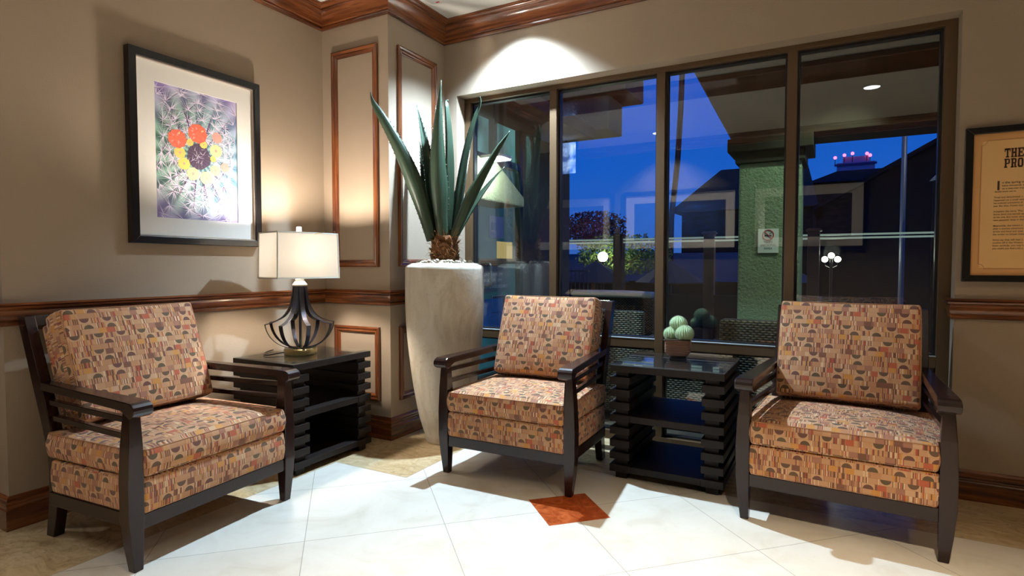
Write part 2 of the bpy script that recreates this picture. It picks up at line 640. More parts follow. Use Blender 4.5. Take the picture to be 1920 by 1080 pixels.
CROWN = [(0, ZB), (0.012, ZB), (0.020, ZB + 0.007), (0.020, ZB + 0.016), (0.015, ZB + 0.022), (0.024, ZB + 0.028), (0.028, ZB + 0.040),
         (0.034, ZB + 0.060), (0.046, ZB + 0.080), (0.060, ZB + 0.093), (0.072, ZB + 0.099), (0.072, ZB + 0.106), (0.080, ZB + 0.108),
         (0.090, ZB + 0.116), (0.093, ZB + 0.124), (0.100, ZB + 0.126), (0.100, ZC), (0, ZC)]
RAIL = [(0, 0.854), (0.010, 0.854), (0.017, 0.860), (0.017, 0.868), (0.012, 0.873), (0.018, 0.880), (0.021, 0.895), (0.020, 0.910), (0.016, 0.918),
        (0.020, 0.923), (0.028, 0.926), (0.030, 0.933), (0.026, 0.938), (0.034, 0.941), (0.034, 0.950), (0, 0.950)]
BASE = [(0, 0), (0.018, 0), (0.018, 0.085), (0.014, 0.090), (0.016, 0.097), (0.014, 0.104), (0.018, 0.109), (0.018, 0.116), (0.011, 0.120),
        (0.012, 0.130), (0.007, 0.138), (0, 0.142)]


def runs(kind, prof, path, label, name):
    """one moulding per straight run, mitred into its neighbours"""
    P = [Vector(p) for p in path]
    for i in range(1, len(P)):
        a, b = P[i - 1], P[i]
        d = (b - a).normalized()

        def mit(j, d=d):
            if j == 0 or j == len(P) - 1:
                return Vector((d.y, -d.x))
            d1, d2 = (P[j] - P[j - 1]).normalized(), (P[j + 1] - P[j]).normalized()
            n1, n2 = Vector((d1.y, -d1.x)), Vector((d2.y, -d2.x))
            return (n1 + n2) / (1 + n1.dot(n2))
        ma, mb = mit(i - 1), mit(i)
        bm = bmesh.new()
        loft(bm, [[(q.x + m.x * o, q.y + m.y * o, z) for o, z in prof] for q, m in ((a, ma), (b, mb))])
        mat = WX if abs(d.x) > abs(d.y) else WY
        o = link(name[i - 1], bm, mat, autosmooth=35)
        struct(o, label[i - 1], kind)


tn = [0]


def trim_names(n):
    r = []
    for _ in range(n):
        tn[0] += 1
        r.append('trim_%d' % tn[0])
    return r


PATH = [(-4.0, -1.74), (0, -1.74), (0, 0), (PW, 0), (PW, PD)]
runs('crown moulding', CROWN, PATH + [(6.0, PD)],
     ['stained crown moulding on the wall past the left corner', 'stained crown moulding above the framed cactus picture',
      'stained crown moulding across the front of the corner pilaster', 'stained crown moulding on the window side of the pilaster',
      'stained crown moulding above the window'], trim_names(5))
runs('crown moulding', CROWN, [(6.0, -3.7), (-4.0, -3.7)], ['stained crown moulding on the wall mirrored in the window'], trim_names(1))
runs('chair rail', RAIL, PATH + [(WX0, PD)],
     ['stained chair rail on the wall past the left corner', 'stained chair rail behind the left armchair and lamp',
      'stained chair rail across the front of the pilaster', 'stained chair rail on the window side of the pilaster',
      'short stained chair rail behind the agave planter'], trim_names(5))
runs('chair rail', RAIL, [(WX1 - 0.0, PD + 0.08), (WX1, PD), (6.0, PD)],
     ['stained chair rail return inside the window reveal', 'stained chair rail right of the window under the poster'], trim_names(2))
runs('baseboard', BASE, PATH + [(WX0, PD)],
     ['stained baseboard past the left corner', 'stained baseboard behind the left armchair', 'stained baseboard along the front of the pilaster',
      'stained baseboard beside the agave planter', 'short stained baseboard behind the agave planter'],
     ['baseboard_end', 'baseboard_left', 'baseboard_corner', 'baseboard_side', 'baseboard_back'])
runs('baseboard', BASE, [(WX1, PD), (6.0, PD)], ['stained baseboard right of the right armchair'], ['baseboard_right'])
runs('baseboard', BASE, [(6.0, -3.7), (-4.0, -3.7)], ['stained baseboard on the wall mirrored in the window'], ['baseboard_front'])

# ceiling beam across the lobby (mirrored as the dark band at the top of the panes)
bm = bmesh.new(); box(bm, 0.1, 5.99, -1.62, -1.12, ZC - 0.05, ZC)
struct(link('trim_%d' % (tn[0] + 1), bm, WX, bevel=0.01), 'dark wooden ceiling beam crossing the lobby', 'beam'); tn[0] += 1


def panel_frame(axis, a0, a1, z0, z1, at, out, label):
    """picture-frame moulding: axis 'x' lies on plane y=at, axis 'y' lies on plane x=at; out is +1/-1"""
    prof = [(0, 0), (0, 0.016), (0.008, 0.021), (0.016, 0.019), (0.022, 0.013), (0.030, 0.015), (0.037, 0.012), (0.042, 0.005), (0.046, 0.004), (0.046, 0)]
    C = [(a0, z0), (a1, z0), (a1, z1), (a0, z1)]
    bm = bmesh.new()
    rings = []
    for i in range(4):
        p = Vector(C[i]); pv = Vector(C[i - 1]); nx = Vector(C[(i + 1) % 4])
        m = (pv - p).normalized() + (nx - p).normalized()
        rings.append([(p.x + m.x * o, p.y + m.y * o, d) for o, d in prof])
    for i in range(4):
        r0, r1 = rings[i], rings[(i + 1) % 4]
        tr = []
        for r in (r0, r1):
            tr.append([((u, at + out * d, v) if axis == 'x' else (at + out * d, u, v)) for u, v, d in r])
        loft(bm, tr, True, True, mi=(0 if i % 2 == 0 else 1))
    o = link('trim_%d' % (tn[0] + 1), bm, [WX if axis == 'x' else WY, WZ], autosmooth=35); tn[0] += 1
    struct(o, label, 'panel moulding')


panel_frame('x', 0.092, 0.484, 1.096, 2.494, 0.0, -1, 'tall stained panel moulding on the front of the pilaster')
panel_frame('x', 0.094, 0.484, 0.240, 0.712, 0.0, -1, 'low stained panel moulding on the front of the pilaster')
panel_frame('y', 0.080, 0.488, 1.100, 2.494, PW, 1, 'tall stained panel moulding behind the agave')
panel_frame('y', 0.080, 0.488, 0.240, 0.714, PW, 1, 'low stained panel moulding behind the planter')

# ------------------------------------------------------------------ window
FY0, FY1, GY = 0.692, 0.785, 0.745
M_RAIL_HILITE = plain('pale_rail_highlight', srgb(176, 180, 186), 0.35, 0.5, 0.3, var=0.04)
win = thing('window_1', 'large bronze framed window of four tall panes over low panes', 'window', (0, 0, 0))
win['kind'] = 'structure'
bm = bmesh.new()
box(bm, WX0, WX1, FY0, FY1, 2.262, WZ1)
box(bm, WX0, WX1, FY0, FY1, 0.0, 0.055)
box(bm, WX0, 0.722, FY0, FY1, 0.055, 2.262)
box(bm, 3.450, WX1, FY0, FY1, 0.055, 2.262)
link('window_frame', bm, M_BRONZE, win, bevel=0.002)
MUL = [(1.342, 1.392), (2.052, 2.102), (2.762, 2.812)]
for a, b in MUL:
    bm = bmesh.new(); box(bm, a, b, FY0, FY1, 0.055, 2.262)
    link('mullion', bm, M_BRONZE, win, bevel=0.002)
bays = [(0.722, 1.342), (1.392, 2.052), (2.102, 2.762), (2.812, 3.450)]
for a, b in bays:
    bm = bmesh.new(); box(bm, a, b, FY0 + 0.004, FY1, 0.596, 0.652)
    link('mid_rail', bm, M_BRONZE, win, bevel=0.002)
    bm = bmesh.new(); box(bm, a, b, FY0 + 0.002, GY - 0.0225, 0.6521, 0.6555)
    link('rail_highlight', bm, M_RAIL_HILITE, win)  # added pale strip, stands for light on top of the rail
for a, b in bays:
    for z0, z1 in ((0.652, 2.262), (0.055, 0.596)):
        bm = bmesh.new()
        g = 0.012
        for q in ((a, a + g, z0, z1), (b - g, b, z0, z1), (a + g, b - g, z0, z0 + g), (a + g, b - g, z1 - g, z1)):
            box(bm, q[0], q[1], GY - 0.022, GY + 0.02, q[2], q[3])
        link('gasket', bm, M_DARKMETAL, win)
        bm = bmesh.new(); box(bm, a + 0.002, b - 0.002, GY - 0.003, GY + 0.003, z0 + 0.002, z1 - 0.002)
        link('pane', bm, M_GLASS, win)


# ------------------------------------------------------------------ ceiling lights
M_LENS = emit('downlight_lens', (0.92, 0.97, 1.0, 1), 14.0)


def downlight(x, y, col, watts, ang, blend, rad, tilt, label):
    t = thing('recessed_downlight', label, 'ceiling light', (x, y, ZC), 0, 'recessed ceiling downlights')
    bm = bmesh.new(); lathe(bm, [(0.082, 0.0), (0.088, -0.004), (0.084, -0.008), (0.068, -0.006), (0.066, 0.0)], 40)
    link('trim_ring', bm, M_WHITE, t, smooth=True)
    bm = bmesh.new(); lathe(bm, [(0.0005, -0.003), (0.066, -0.003), (0.066, -0.001), (0.0005, -0.001)], 40)
    link('lens', bm, M_LENS, t)
    l = bpy.data.lights.new('downlight_beam', 'SPOT')
    l.energy = watts; l.color = col; l.spot_size = radians(ang); l.spot_blend = blend; l.shadow_soft_size = rad
    lo = bpy.data.objects.new('downlight_beam', l)
    COL.objects.link(lo); lo.parent = t; lo.location = (0, 0, -0.03); lo.rotation_euler = (-radians(tilt), 0, 0)


for a in DOWNLIGHTS:
    downlight(*a)

det = thing('smoke_detector', 'small white ceiling plate with a red mark above the crown corner', 'smoke detector', (0.78, 0.20, ZC))
bm = bmesh.new(); box(bm, -0.06, 0.06, -0.05, 0.05, -0.022, 0.0)
link('housing', bm, M_WHITE, det, bevel=0.006)
bm = bmesh.new(); box(bm, -0.012, 0.014, 0.018, 0.030, -0.0235, -0.022)
link('red_mark', bm, plain('red_ink', srgb(196, 40, 60)), det)

# ------------------------------------------------------------------ armchairs
CH_DECK = [(-0.331, 0.004), (0.331, 0.004), (0.331, 0.062), (0.352, 0.062), (0.352, 0.545), (-0.352, 0.545), (-0.352, 0.062), (-0.331, 0.062)]
LEAN = radians(19.0)


def back_xf(bm, y0, z0):
    U = Vector((0, sin(LEAN), cos(LEAN))); N = Vector((0, -cos(LEAN), sin(LEAN)))
    M = Matrix(((1, U.x, N.x, 0), (0, U.y, N.y, y0), (0, U.z, N.z, z0), (0, 0, 0, 1)))
    return M


def make_armchair(label, loc, rot):
    t = thing('armchair', label, 'armchair', loc, rot, 'lobby armchairs')
    for s in (-1, 1):
        bm = bmesh.new()
        secs = [(0.0, .333, .367, .012, .046), (0.10, .332, .379, .006, .054), (0.20, .331, .387, .001, .058), (0.33, .331, .388, 0, .058),
                (0.46, .331, .382, .001, .056), (0.592, .336, .372, .006, .048)]
        loft(bm, [rect(z, *(sorted((s * a, s * b))), c, d) for z, a, b, c, d in secs])
        link('leg', bm, M_ESP, t, bevel=0.003)
        bm = bmesh.new()
        secs = [(0.0, .286, .326, .590, .642), (0.09, .286, .327, .566, .626), (0.17, .286, .328, .550, .613), (0.26, .286, .328, .545, .608), (0.34, .286, .328, .549, .613),
                (0.45, .286, .328, .583, .646), (0.60, .286, .328, .638, .700), (0.895, .288, .328, .750, .806)]
        loft(bm, [rect(z, *(sorted((s * a, s * b))), c, d) for z, a, b, c, d in secs])
        link('leg', bm, M_ESP, t, bevel=0.003)
        # armrest with a bullnose end
        out = [(0.65, 0.633), (0.35, 0.628), (0.03, 0.624)]
        for k in range(1, 9):
            a = pi / 2 + (pi * 0.93) * k / 8
            out.append((0.000 + 0.036 * cos(a) * 1.15, 0.594 + 0.030 * sin(a)))
        out += [(0.020, 0.578), (0.045, 0.589), (0.35, 0.595), (0.65, 0.599)]
        bm = bmesh.new()
        r0 = [(s * (.314 - .026 * y / .65), y, z) for y, z in out]
        r1 = [(s * (.386 - .058 * y / .65), y, z) for y, z in out]
        loft(bm, [r0, r1])
        link('armrest', bm, M_ESP, t, bevel=0.0035)
        for zc in (0.5515, 0.490):
            bm = bmesh.new()
            loft(bm, [[(s * x_, y_, z_) for x_, z_ in ((a, zc - .011), (b, zc - .011), (b, zc + .011), (a, zc + .011))]
                      for y_, a, b in ((.045, .340, .362), (.575 + (zc - .45) * .36, .298, .320))])
            link('arm_slat', bm, M_ESP, t, bevel=0.002)
        bm = bmesh.new(); box(bm, *(sorted((s * .325, s * .352))), .05, .56, .150, .204)
        link('side_rail', bm, M_ESP, t, bevel=0.003)
    bm = bmesh.new(); box(bm, -.333, .333, .010, .040, .148, .204)
    link('front_rail', bm, M_ESP, t, bevel=0.003)
    bm = bmesh.new(); box(bm, -.290, .290, .556, .590, .150, .204)
    link('back_rail', bm, M_ESP, t, bevel=0.003)
    bm = bmesh.new(); slab(bm, CH_DECK, .202, .334, .014, puff=0.002, crad=.012, bulge=.004)
    d = link('seat_deck', bm, M_FAB, t, smooth=True); box_uv(d)
    cu = [(-0.329, -0.004), (0.329, -0.004), (0.329, 0.062), (0.350, 0.064), (0.350, 0.575), (-0.350, 0.575), (-0.350, 0.064), (-0.329, 0.062)]
    bm = bmesh.new(); slab(bm, cu, .337, .440, .017, puff=0.026, crad=.014, bulge=.006)
    c = link('seat_cushion', bm, M_FAB, t, smooth=True); box_uv(c)
    pp = resample([(-.325, .002), (.325, .002), (.325, .066), (.346, .068), (.346, .57), (-.346, .57), (-.346, .068), (-.325, .066)], .03, .015)
    bm = bmesh.new(); tube(bm, [(p.x, p.y, .437) for p in pp] + [(pp[0].x, pp[0].y, .437)], .0024, 6)
    link('piping', bm, M_PIPE, c, smooth=True)
    # upholstered inner back panel and loose back cushion
    Mx = back_xf(None, 0.572, 0.42)
    bm = bmesh.new(); slab(bm, [(-.284, 0), (.284, 0), (.284, .455), (-.284, .455)], 0.0, .045, .012, puff=.004, crad=.015, step=.03)
    p_ = link('back_panel', bm, M_FAB, t, smooth=True); box_uv(p_); p_.data.transform(Mx)
    bm = bmesh.new()
    loft(bm, [[(-.300, .737 + dy, .862 + dz), (.300, .737 + dy, .862 + dz)] + [(.300, .737 + dy2, .862 + dz2), (-.300, .737 + dy2, .862 + dz2)]
              for (dy, dz, dy2, dz2) in ((0, -.01, .052, -.028), (.016, .036, .064, .036))])
    link('top_rail', bm, M_ESP, t, bevel=0.003)
    Mc = back_xf(None, 0.575, 0.435)
    bm = bmesh.new()
    slab(bm, [(-.288, 0), (-.1, .002), (.1, .002), (.288, 0), (.291, .12), (.291, .37), (.288, .466), (.1, .461), (-.1, .461), (-.288, .466), (-.291, .37), (-.291, .12)],
         0.0, .128, .016, puff=.020, puff0=0, crad=.012, step=.02, bulge=.004)
    b_ = link('back_cushion', bm, M_FAB, t, smooth=True); box_uv(b_)
    M2 = Mc @ Matrix.Translation((0, 0, 0.040))
    b_.data.transform(M2)
    pp = resample([(-.285, .005), (.285, .005), (.288, .12), (.288, .37), (.285, .461), (-.285, .461), (-.288, .37), (-.288, .12)], .03, .012)
    bm = bmesh.new(); tube(bm, [M2 @ Vector((p.x, p.y, .122)) for p in pp] + [M2 @ Vector((pp[0].x, pp[0].y, .122))], .0024, 6)
    link('piping', bm, M_PIPE, b_, smooth=True)
    return t


make_armchair('patterned armchair against the left wall beneath the framed cactus picture', (0.806, -1.316, 0), radians(94.4))
make_armchair('patterned armchair in front of the window between the tall planter and the cactus table', (1.559, -0.317, 0), radians(1.2))
make_armchair('patterned armchair at the right end of the window under the parchment poster', (3.025, -0.178, 0), radians(-3.6))


# ------------------------------------------------------------------ side tables
def make_table(label, loc, rot, w=0.565, d=0.510):
    t = thing('side_table', label, 'side table', loc, rot, 'slatted side tables')
    hw = w / 2
    for s in (-1, 1):
        for k in range(8):
            bm = bmesh.new()
            z = 0.036 + 0.0655 * k
            box(bm, *sorted((s * hw, s * (hw - 0.105))), 0.0, d, z, z + 0.037)
            link('wide_slat', bm, M_TBL, t, bevel=0.0015)
        for k in range(8):
            bm = bmesh.new()
            z = 0.036 + 0.0655 * k + 0.037
            box(bm, *sorted((s * (hw - 0.026), s * (hw - 0.092))), 0.022, d - 0.022, z, z + (0.0285 if k < 7 else 0.026))
            link('narrow_slat', bm, M_TBL, t, bevel=0.001)
        for yy in (0.022, d - 0.082):
            bm = bmesh.new()
            box(bm, *sorted((s * (hw - 0.026), s * (hw - 0.085))), yy, yy + 0.06, 0, 0.036)
            link('foot', bm, M_TBL, t, bevel=0.0015)
    for k in (0, 4):
        bm = bmesh.new()
        z = 0.036 + 0.0655 * k
        box(bm, -(hw - 0.105), hw - 0.105, 0.002, d - 0.002, z + 0.002, z + 0.036)
        link('shelf', bm, M_TBL, t, bevel=0.0015)
    bm = bmesh.new(); box(bm, -hw, hw, 0, d, 0.557, 0.592)
    link('tabletop', bm, M_TBL, t, bevel=0.002)
    bm = bmesh.new(); box(bm, -hw + .001, hw - .001, 0.001, d - .001, 0.593, 0.600)
    link('glass_top', bm, M_TGLASS, t, bevel=0.0015)
    return t


make_table('dark slatted side table in the corner holding the lit table lamp', (0.567, -0.470, 0), radians(90), 0.575, 0.482)
make_table('dark slatted side table by the window holding the potted cactus', (2.277, 0.048, 0), 0.0)

# ------------------------------------------------------------------ table lamp
LX, LY, LZ = 0.330, -0.500, 0.601
lamp = thing('table_lamp', 'lit table lamp with ivory shade and caged dark metal base', 'table lamp', (LX, LY, LZ))
bm = bmesh.new(); lathe(bm, [(0.001, 0), (0.088, 0), (0.090, 0.003), (0.090, 0.013), (0.087, 0.0145), (0.087, 0.0165), (0.090, 0.018), (0.090, 0.030), (0.086, 0.034), (0.001, 0.034)], 56)
link('base', bm, M_BRASS, lamp, autosmooth=40)
bm = bmesh.new(); tube(bm, [(0, 0, 0.03), (0, 0, 0.43)], 0.008, 12)
link('stem', bm, M_GUN, lamp, smooth=True)


def bez(P, n):
    out = []
    m = len(P) - 1
    for i in range(n + 1):
        t_ = i / n
        q = [Vector(p) for p in P]
        while len(q) > 1:
            q = [a.lerp(b, t_) for a, b in zip(q, q[1:])]
        out.append(q[0])
    return out


for k in range(8):
    a = 2 * pi * k / 8 + 0.30
    er, et = Vector((cos(a), sin(a), 0)), Vector((-sin(a), cos(a), 0))
    up = bez([(0.036, 0.392), (0.044, 0.310), (0.050, 0.215), (0.120, 0.190), (0.190, 0.176)], 18)
    dn = bez([(0.190, 0.176), (0.184, 0.120), (0.150, 0.058), (0.080, 0.034), (0.034, 0.036)], 18)
    bm = bmesh.new()
    for seg, ws in ((up, [0.0255 - 0.001 * (i / 18) for i in range(19)]), (dn, [0.0245 - 0.008 * (i / 18) for i in range(19)])):
        strip(bm, [er * p[0] + Vector((0, 0, p[1])) for p in seg], et, ws, 0.0032, None)
    link('cage_bar', bm, M_GUN, lamp, bevel=0.001)
bm = bmesh.new(); lathe(bm, [(0.001, 0.388), (0.040, 0.388), (0.042, 0.396), (0.036, 0.402), (0.028, 0.414), (0.022, 0.418), (0.026, 0.424), (0.020, 0.432), (0.012, 0.440), (0.011, 0.470), (0.001, 0.470)], 36)
link('neck', bm, M_IVORY, lamp, smooth=True)
# shade: rectangular with gently bowed sides
t_ = NT('linen_lamp_shade')
t_.base(srgb(240, 232, 212), 0.9, 0.1)
tl = t_.n('ShaderNodeBsdfTranslucent', {'Color': (1.0, .985, .95, 1)})
df = t_.n('ShaderNodeBsdfDiffuse', {'Color': srgb(246, 242, 232)})
mx = t_.n('ShaderNodeMixShader', {0: 0.85, 1: df.outputs[0], 2: tl.outputs[0]})
t_.t.links.new(mx.outputs[0], t_.out.inputs[0])
M_SHADE = t_.m


def shade_ring(w, d, z, inset=0.0):
    pts = []
    n = 14
    bw, bd = 0.020, 0.012
    cs = [(-w / 2, -d / 2), (w / 2, -d / 2), (w / 2, d / 2), (-w / 2, d / 2)]
    for i in range(4):
        a, b = Vector(cs[i]), Vector(cs[(i + 1) % 4])
        dd = (b - a).normalized(); nn = Vector((dd.y, -dd.x))
        bow = bw if i % 2 == 0 else bd
        for k in range(n):
            s_ = k / n
            q = a.lerp(b, s_) + nn * (bow * 4 * s_ * (1 - s_) - inset)
            pts.append((q.x, q.y, z))
    return pts


bm = bmesh.new()
S0, S1 = 0.432, 0.690
loft(bm, [shade_ring(.370, .222, S0), shade_ring(.358, .213, S1), shade_ring(.358, .213, S1, .002), shade_ring(.370, .222, S0, .002), shade_ring(.370, .222, S0)], True, False)
bmesh.ops.remove_doubles(bm, verts=bm.verts, dist=1e-5)
shade = link('lamp_shade', bm, M_SHADE, lamp)
shade.rotation_euler = (0, 0, radians(90 - 13))
bm = bmesh.new()
M_TRIM = plain('shade_edge_tape', srgb(205, 200, 184), 0.8, 0.2, var=0.05)
for z, w, d in ((S0, .372, .224), (S1 - .008, .361, .216)):
    loft(bm, [shade_ring(w, d, z), shade_ring(w, d, z + .008), shade_ring(w, d, z + .008, .004), shade_ring(w, d, z, .004), shade_ring(w, d, z)], True, False)
for sx in (-1, 1):
    for sy in (-1, 1):
        tube(bm, [(sx * .1855, sy * .1115, S0), (sx * .1795, sy * .1070, S1)], .004, 8)
bmesh.ops.remove_doubles(bm, verts=bm.verts, dist=1e-5)
link('edge_tape', bm, M_TRIM, shade)
bm = bmesh.new()
tube(bm, [(0, 0, .47), (0, 0, .705)], .004, 8)
for sx in (-1, 1):
    tube(bm, [(0, 0, .676), (sx * .182, 0, .684)], .002, 6)
    tube(bm, [(0, 0, .676), (0, sx * .108, .684)], .002, 6)
link('shade_harp', bm, M_BRASS, lamp)
bm = bmesh.new(); box(bm, -.011, .011, -.011, .011, .700, .726)
link('finial', bm, M_IVORY, lamp, bevel=0.003)
bm = bmesh.new(); lathe(bm, [(.001, .480), (.014, .482), (.017, .461), (.030, .530), (.030, .552), (.018, .574), (.001, .580)], 20)
link('bulb', bm, emit('warm_bulb', (1.0, 0.78, 0.52, 1), 40.0), lamp, smooth=True)
bl = bpy.data.lights.new('lamp_glow', 'POINT'); bl.energy = LAMP_W; bl.color = (1.0, 0.88, 0.75); bl.shadow_soft_size = 0.045
blo = bpy.data.objects.new('lamp_glow', bl); COL.objects.link(blo); blo.parent = lamp; blo.location = (0, 0, 0.61)
bm = bmesh.new()
tube(bm, bez([(-.05, -.06, .012), (-.10, -.12, .006), (-.02, -.22, .004), (-.14, -.17, .004), (-.20, -.10, .004), (-.235, .0, .004)], 24), .0032, 8)
link('power_cord', bm, M_BLACK, lamp, smooth=True)

# ------------------------------------------------------------------ tall planter with agave
PX, PY = 0.862, 0.172
t_ = NT('weathered_concrete')
c1 = t_.noise(t_.mapping(t_.obj(), (6, 6, 2.2)), 1.0, 6, 0.65, dist=0.8)
c2 = t_.noise(t_.obj(), 60, 4, 0.6)
cc_ = t_.ramp(c1, [(0.32, srgb(192, 180, 156)), (0.5, srgb(220, 211, 193)), (0.68, srgb(234, 228, 214))])
cc_ = t_.mix(t_.math('MULTIPLY', t_.math('GREATER_THAN', c2, 0.62), 0.22), cc_, srgb(158, 144, 118))
t_.base(cc_, 0.7, 0.25)
t_.bump(t_.noise(t_.obj(), 60, 3), 0.25, 0.004)
M_CONC = t_.m
agave = thing('agave_planter', 'spiky green agave in a tall tapered pale concrete planter', 'potted plant', (PX, PY, 0))
prof = [(0.001, 0.0), (0.120, 0.0), (0.127, 0.012), (0.131, 0.05), (0.147, 0.10), (0.163, 0.158), (0.178, 0.23), (0.192, 0.309), (0.203, 0.38), (0.213, 0.449), (0.226, 0.56),
        (0.236, 0.66), (0.242, 0.76), (0.246, 0.88), (0.246, 1.00), (0.245, 1.080), (0.243, 1.096), (0.236, 1.104), (0.205, 1.119), (0.190, 1.120), (0.186, 1.112), (0.184, 1.108), (0.001, 1.108)]
bm = bmesh.new(); lathe(bm, prof, 72)
link('planter', bm, M_CONC, agave, smooth=True)
rnd = random.Random(7)
bm = bmesh.new()
for i in range(170):
    a = rnd.uniform(0, 2 * pi); r = 0.175 * sqrt(rnd.uniform(0.1, 1)); s = rnd.uniform(0.008, 0.017)
    mtx = Matrix.Translation((r * cos(a), r * sin(a), 1.112 + rnd.uniform(0, .020) + .012 * (1 - r / .18))) @ Matrix.Rotation(rnd.uniform(0, 3), 4, Vector((rnd.random(), rnd.random(), 1)).normalized()) @ Matrix.Diagonal((s, s * rnd.uniform(.6, .9), s * rnd.uniform(.45, .7), 1))
    bmesh.ops.create_icosphere(bm, subdivisions=2, radius=1, matrix=mtx)
t_ = NT('river_pebbles')
t_.base(t_.ramp(t_.noise(t_.obj(), 45, 1), [(0.3, srgb(120, 96, 74)), (0.45, srgb(196, 178, 152)), (0.6, srgb(226, 218, 204)), (0.75, srgb(176, 142, 96))]), 0.5)
peb = link('pebbles', bm, t_.m, agave, smooth=True); peb['kind'] = 'stuff'
# trunk of old leaf bases
M_TRUNK = plain('dry_leaf_base', srgb(96, 62, 36), 0.85, 0.2, var=0.5, vscale=60, bump=0.5, bscale=90, bdist=0.006)
bm = bmesh.new()
lathe(bm, [(0.001, 1.095), (0.075, 1.095), (0.083, 1.125), (0.078, 1.16), (0.082, 1.20), (0.080, 1.25), (0.060, 1.29), (0.001, 1.30)], 24)
for i in range(46):
    a = i * 2.4; z = 1.105 + 0.16 * i / 46
    er = Vector((cos(a), sin(a), 0)); et = Vector((-sin(a), cos(a), 0))
    c = er * 0.070 + Vector((0, 0, z))
    w, h = rnd.uniform(.014, .040), rnd.uniform(.022, .06)
    o_ = er * rnd.uniform(.008, .036) + Vector((0, 0, h))
    rr = [[c + et * w, c - et * w, c - er * .02 - et * w * .8, c - er * .02 + et * w * .8],
          [c + o_ * .6 + et * w * .8, c + o_ * .6 - et * w * .8, c + o_ * .5 - er * .02 - et * w * .5, c + o_ * .5 - er * .02 + et * w * .5],
          [c + o_ + et * .004, c + o_ - et * .004, c + o_ - er * .006 - et * .004, c + o_ - er * .006 + et * .004]]
    loft(bm, rr)
link('trunk', bm, M_TRUNK, agave)
bm = bmesh.new()
for i in range(220):
    a = rnd.uniform(0, 2 * pi); z = rnd.uniform(1.13, 1.30)
    p0 = Vector((.076 * cos(a), .076 * sin(a), z)); d_ = Vector((cos(a) * rnd.uniform(.01, .05), sin(a) * rnd.uniform(.01, .05), rnd.uniform(-.03, .06)))
    tube(bm, [p0, p0 + d_ * .6 + Vector((0, 0, .008)), p0 + d_], [.0012, .0009, .0004], 4)
fb = link('fibres', bm, plain('dry_fibre', srgb(170, 120, 70), 0.9, 0.1, var=0.3), agave); fb['kind'] = 'stuff'
t_ = NT('agave_leaf')
s_ = t_.uv()
lon = t_.noise(t_.mapping(s_, (60, 2.5, 1)), 1.0, 3)
colr = t_.ramp(lon, [(0.25, srgb(17, 31, 21)), (0.5, srgb(34, 54, 37)), (0.75, srgb(62, 80, 58))])
bl_ = t_.noise(t_.obj(), 9.0, 3)
colr = t_.mix(t_.math('MULTIPLY', bl_, 0.40), colr, srgb(66, 86, 70))
t_.base(colr, 0.42, 0.45)
M_LEAF = t_.m
M_THORN = plain('agave_thorn', srgb(60, 44, 34), 0.6)
RV, DV = Vector((0.8753, 0.4836, 0)), Vector((-0.4836, 0.8753, 0))


def leaf(base, ctrl, ctrl2, tip, w, toward=None, hook=None):
    """points are (right, depth, height) offsets from the planter's axis"""
    def W(p):
        return RV * p[0] + DV * p[1] + Vector((0, 0, p[2]))
    pts = bez([W(base), W(ctrl), W(ctrl2), W(tip)], 26)
    if hook:
        pts += bez([W(tip), W(hook[0]), W(hook[1])], 8)[1:]
    n = len(pts)
    bm = bmesh.new()
    rings = []
    cen = Vector((0, 0, 1.25))
    margin = ([], [])
    for i, p in enumerate(pts):
        f = i / (n - 1)
        d = (pts[min(i + 1, n - 1)] - pts[max(i - 1, 0)]).normalized()
        axis_dir = W(toward) if toward else (Vector((cen.x, cen.y, 0)) - Vector((p.x, p.y, 0)))
        if axis_dir.length < 1e-4:
            axis_dir = Vector((0, 1, 0))
        inn = (axis_dir - d * axis_dir.dot(d)).normalized()
        sd = d.cross(inn).normalized()
        prof_w = (0.58 + 0.42 * min(1, f / 0.34)) * (max(0.0, 1 - (max(0, f - 0.30) / 0.70) ** 1.25) ** 0.95)
        hw = max(0.0026, w * 0.56 * prof_w)
        cup = hw * 0.60
        th = max(0.0014, 0.010 * (1 - f) ** 0.7)
        A = [p + sd * hw * q + inn * (cup * q * q - 0.0) for q in (-1, -.66, -.33, 0, .33, .66, 1)]
        B = [p + sd * hw * q * 0.96 + inn * (cup * q * q - th * (1 - q * q) - .0008) for q in (.8, .4, 0, -.4, -.8)]
        rings.append(A + B)
        margin[0].append((A[0], -sd, d, hw)); margin[1].append((A[-1], sd, d, hw))
    RR = loft(bm, rings)
    me_faces = list(bm.faces)
    uvl = bm.loops.layers.uv.new('UVMap')
    idx = {}
    for i, r in enumerate(RR):
        for j, v in enumerate(r):
            idx[v] = (j / 12, i / n)
    for f_ in bm.faces:
        for l_ in f_.loops:
            l_[uvl].uv = idx[l_.vert]
    for side in margin:
        k = 2
        while k < 24:
            p, o, d, hw = side[k]
            s = 0.0042 + 0.0025 * rnd.random()
            a = bm.verts.new(p - d * s * .8 - o * .002); b = bm.verts.new(p + d * s * .8 - o * .002); c = bm.verts.new(p + o * s + d * s * .7)
            e_ = bm.verts.new(p - o * .002 + o.cross(d) * .002)
            for tri in ((a, b, c), (a, c, e_), (b, e_, c), (a, e_, b)):
                f_ = bm.faces.new(tri); f_.material_index = 1
            k += 1
    return link('leaf', bm, [M_LEAF, M_THORN], agave, smooth=True)


def px(u, v, dep=0.0):
    """metres right of / above the planter axis as read off the photograph, plus a depth of its own"""
    k = 0.003352
    return ((u - 834) * k, dep, 1.106 + (497 - v) * k)


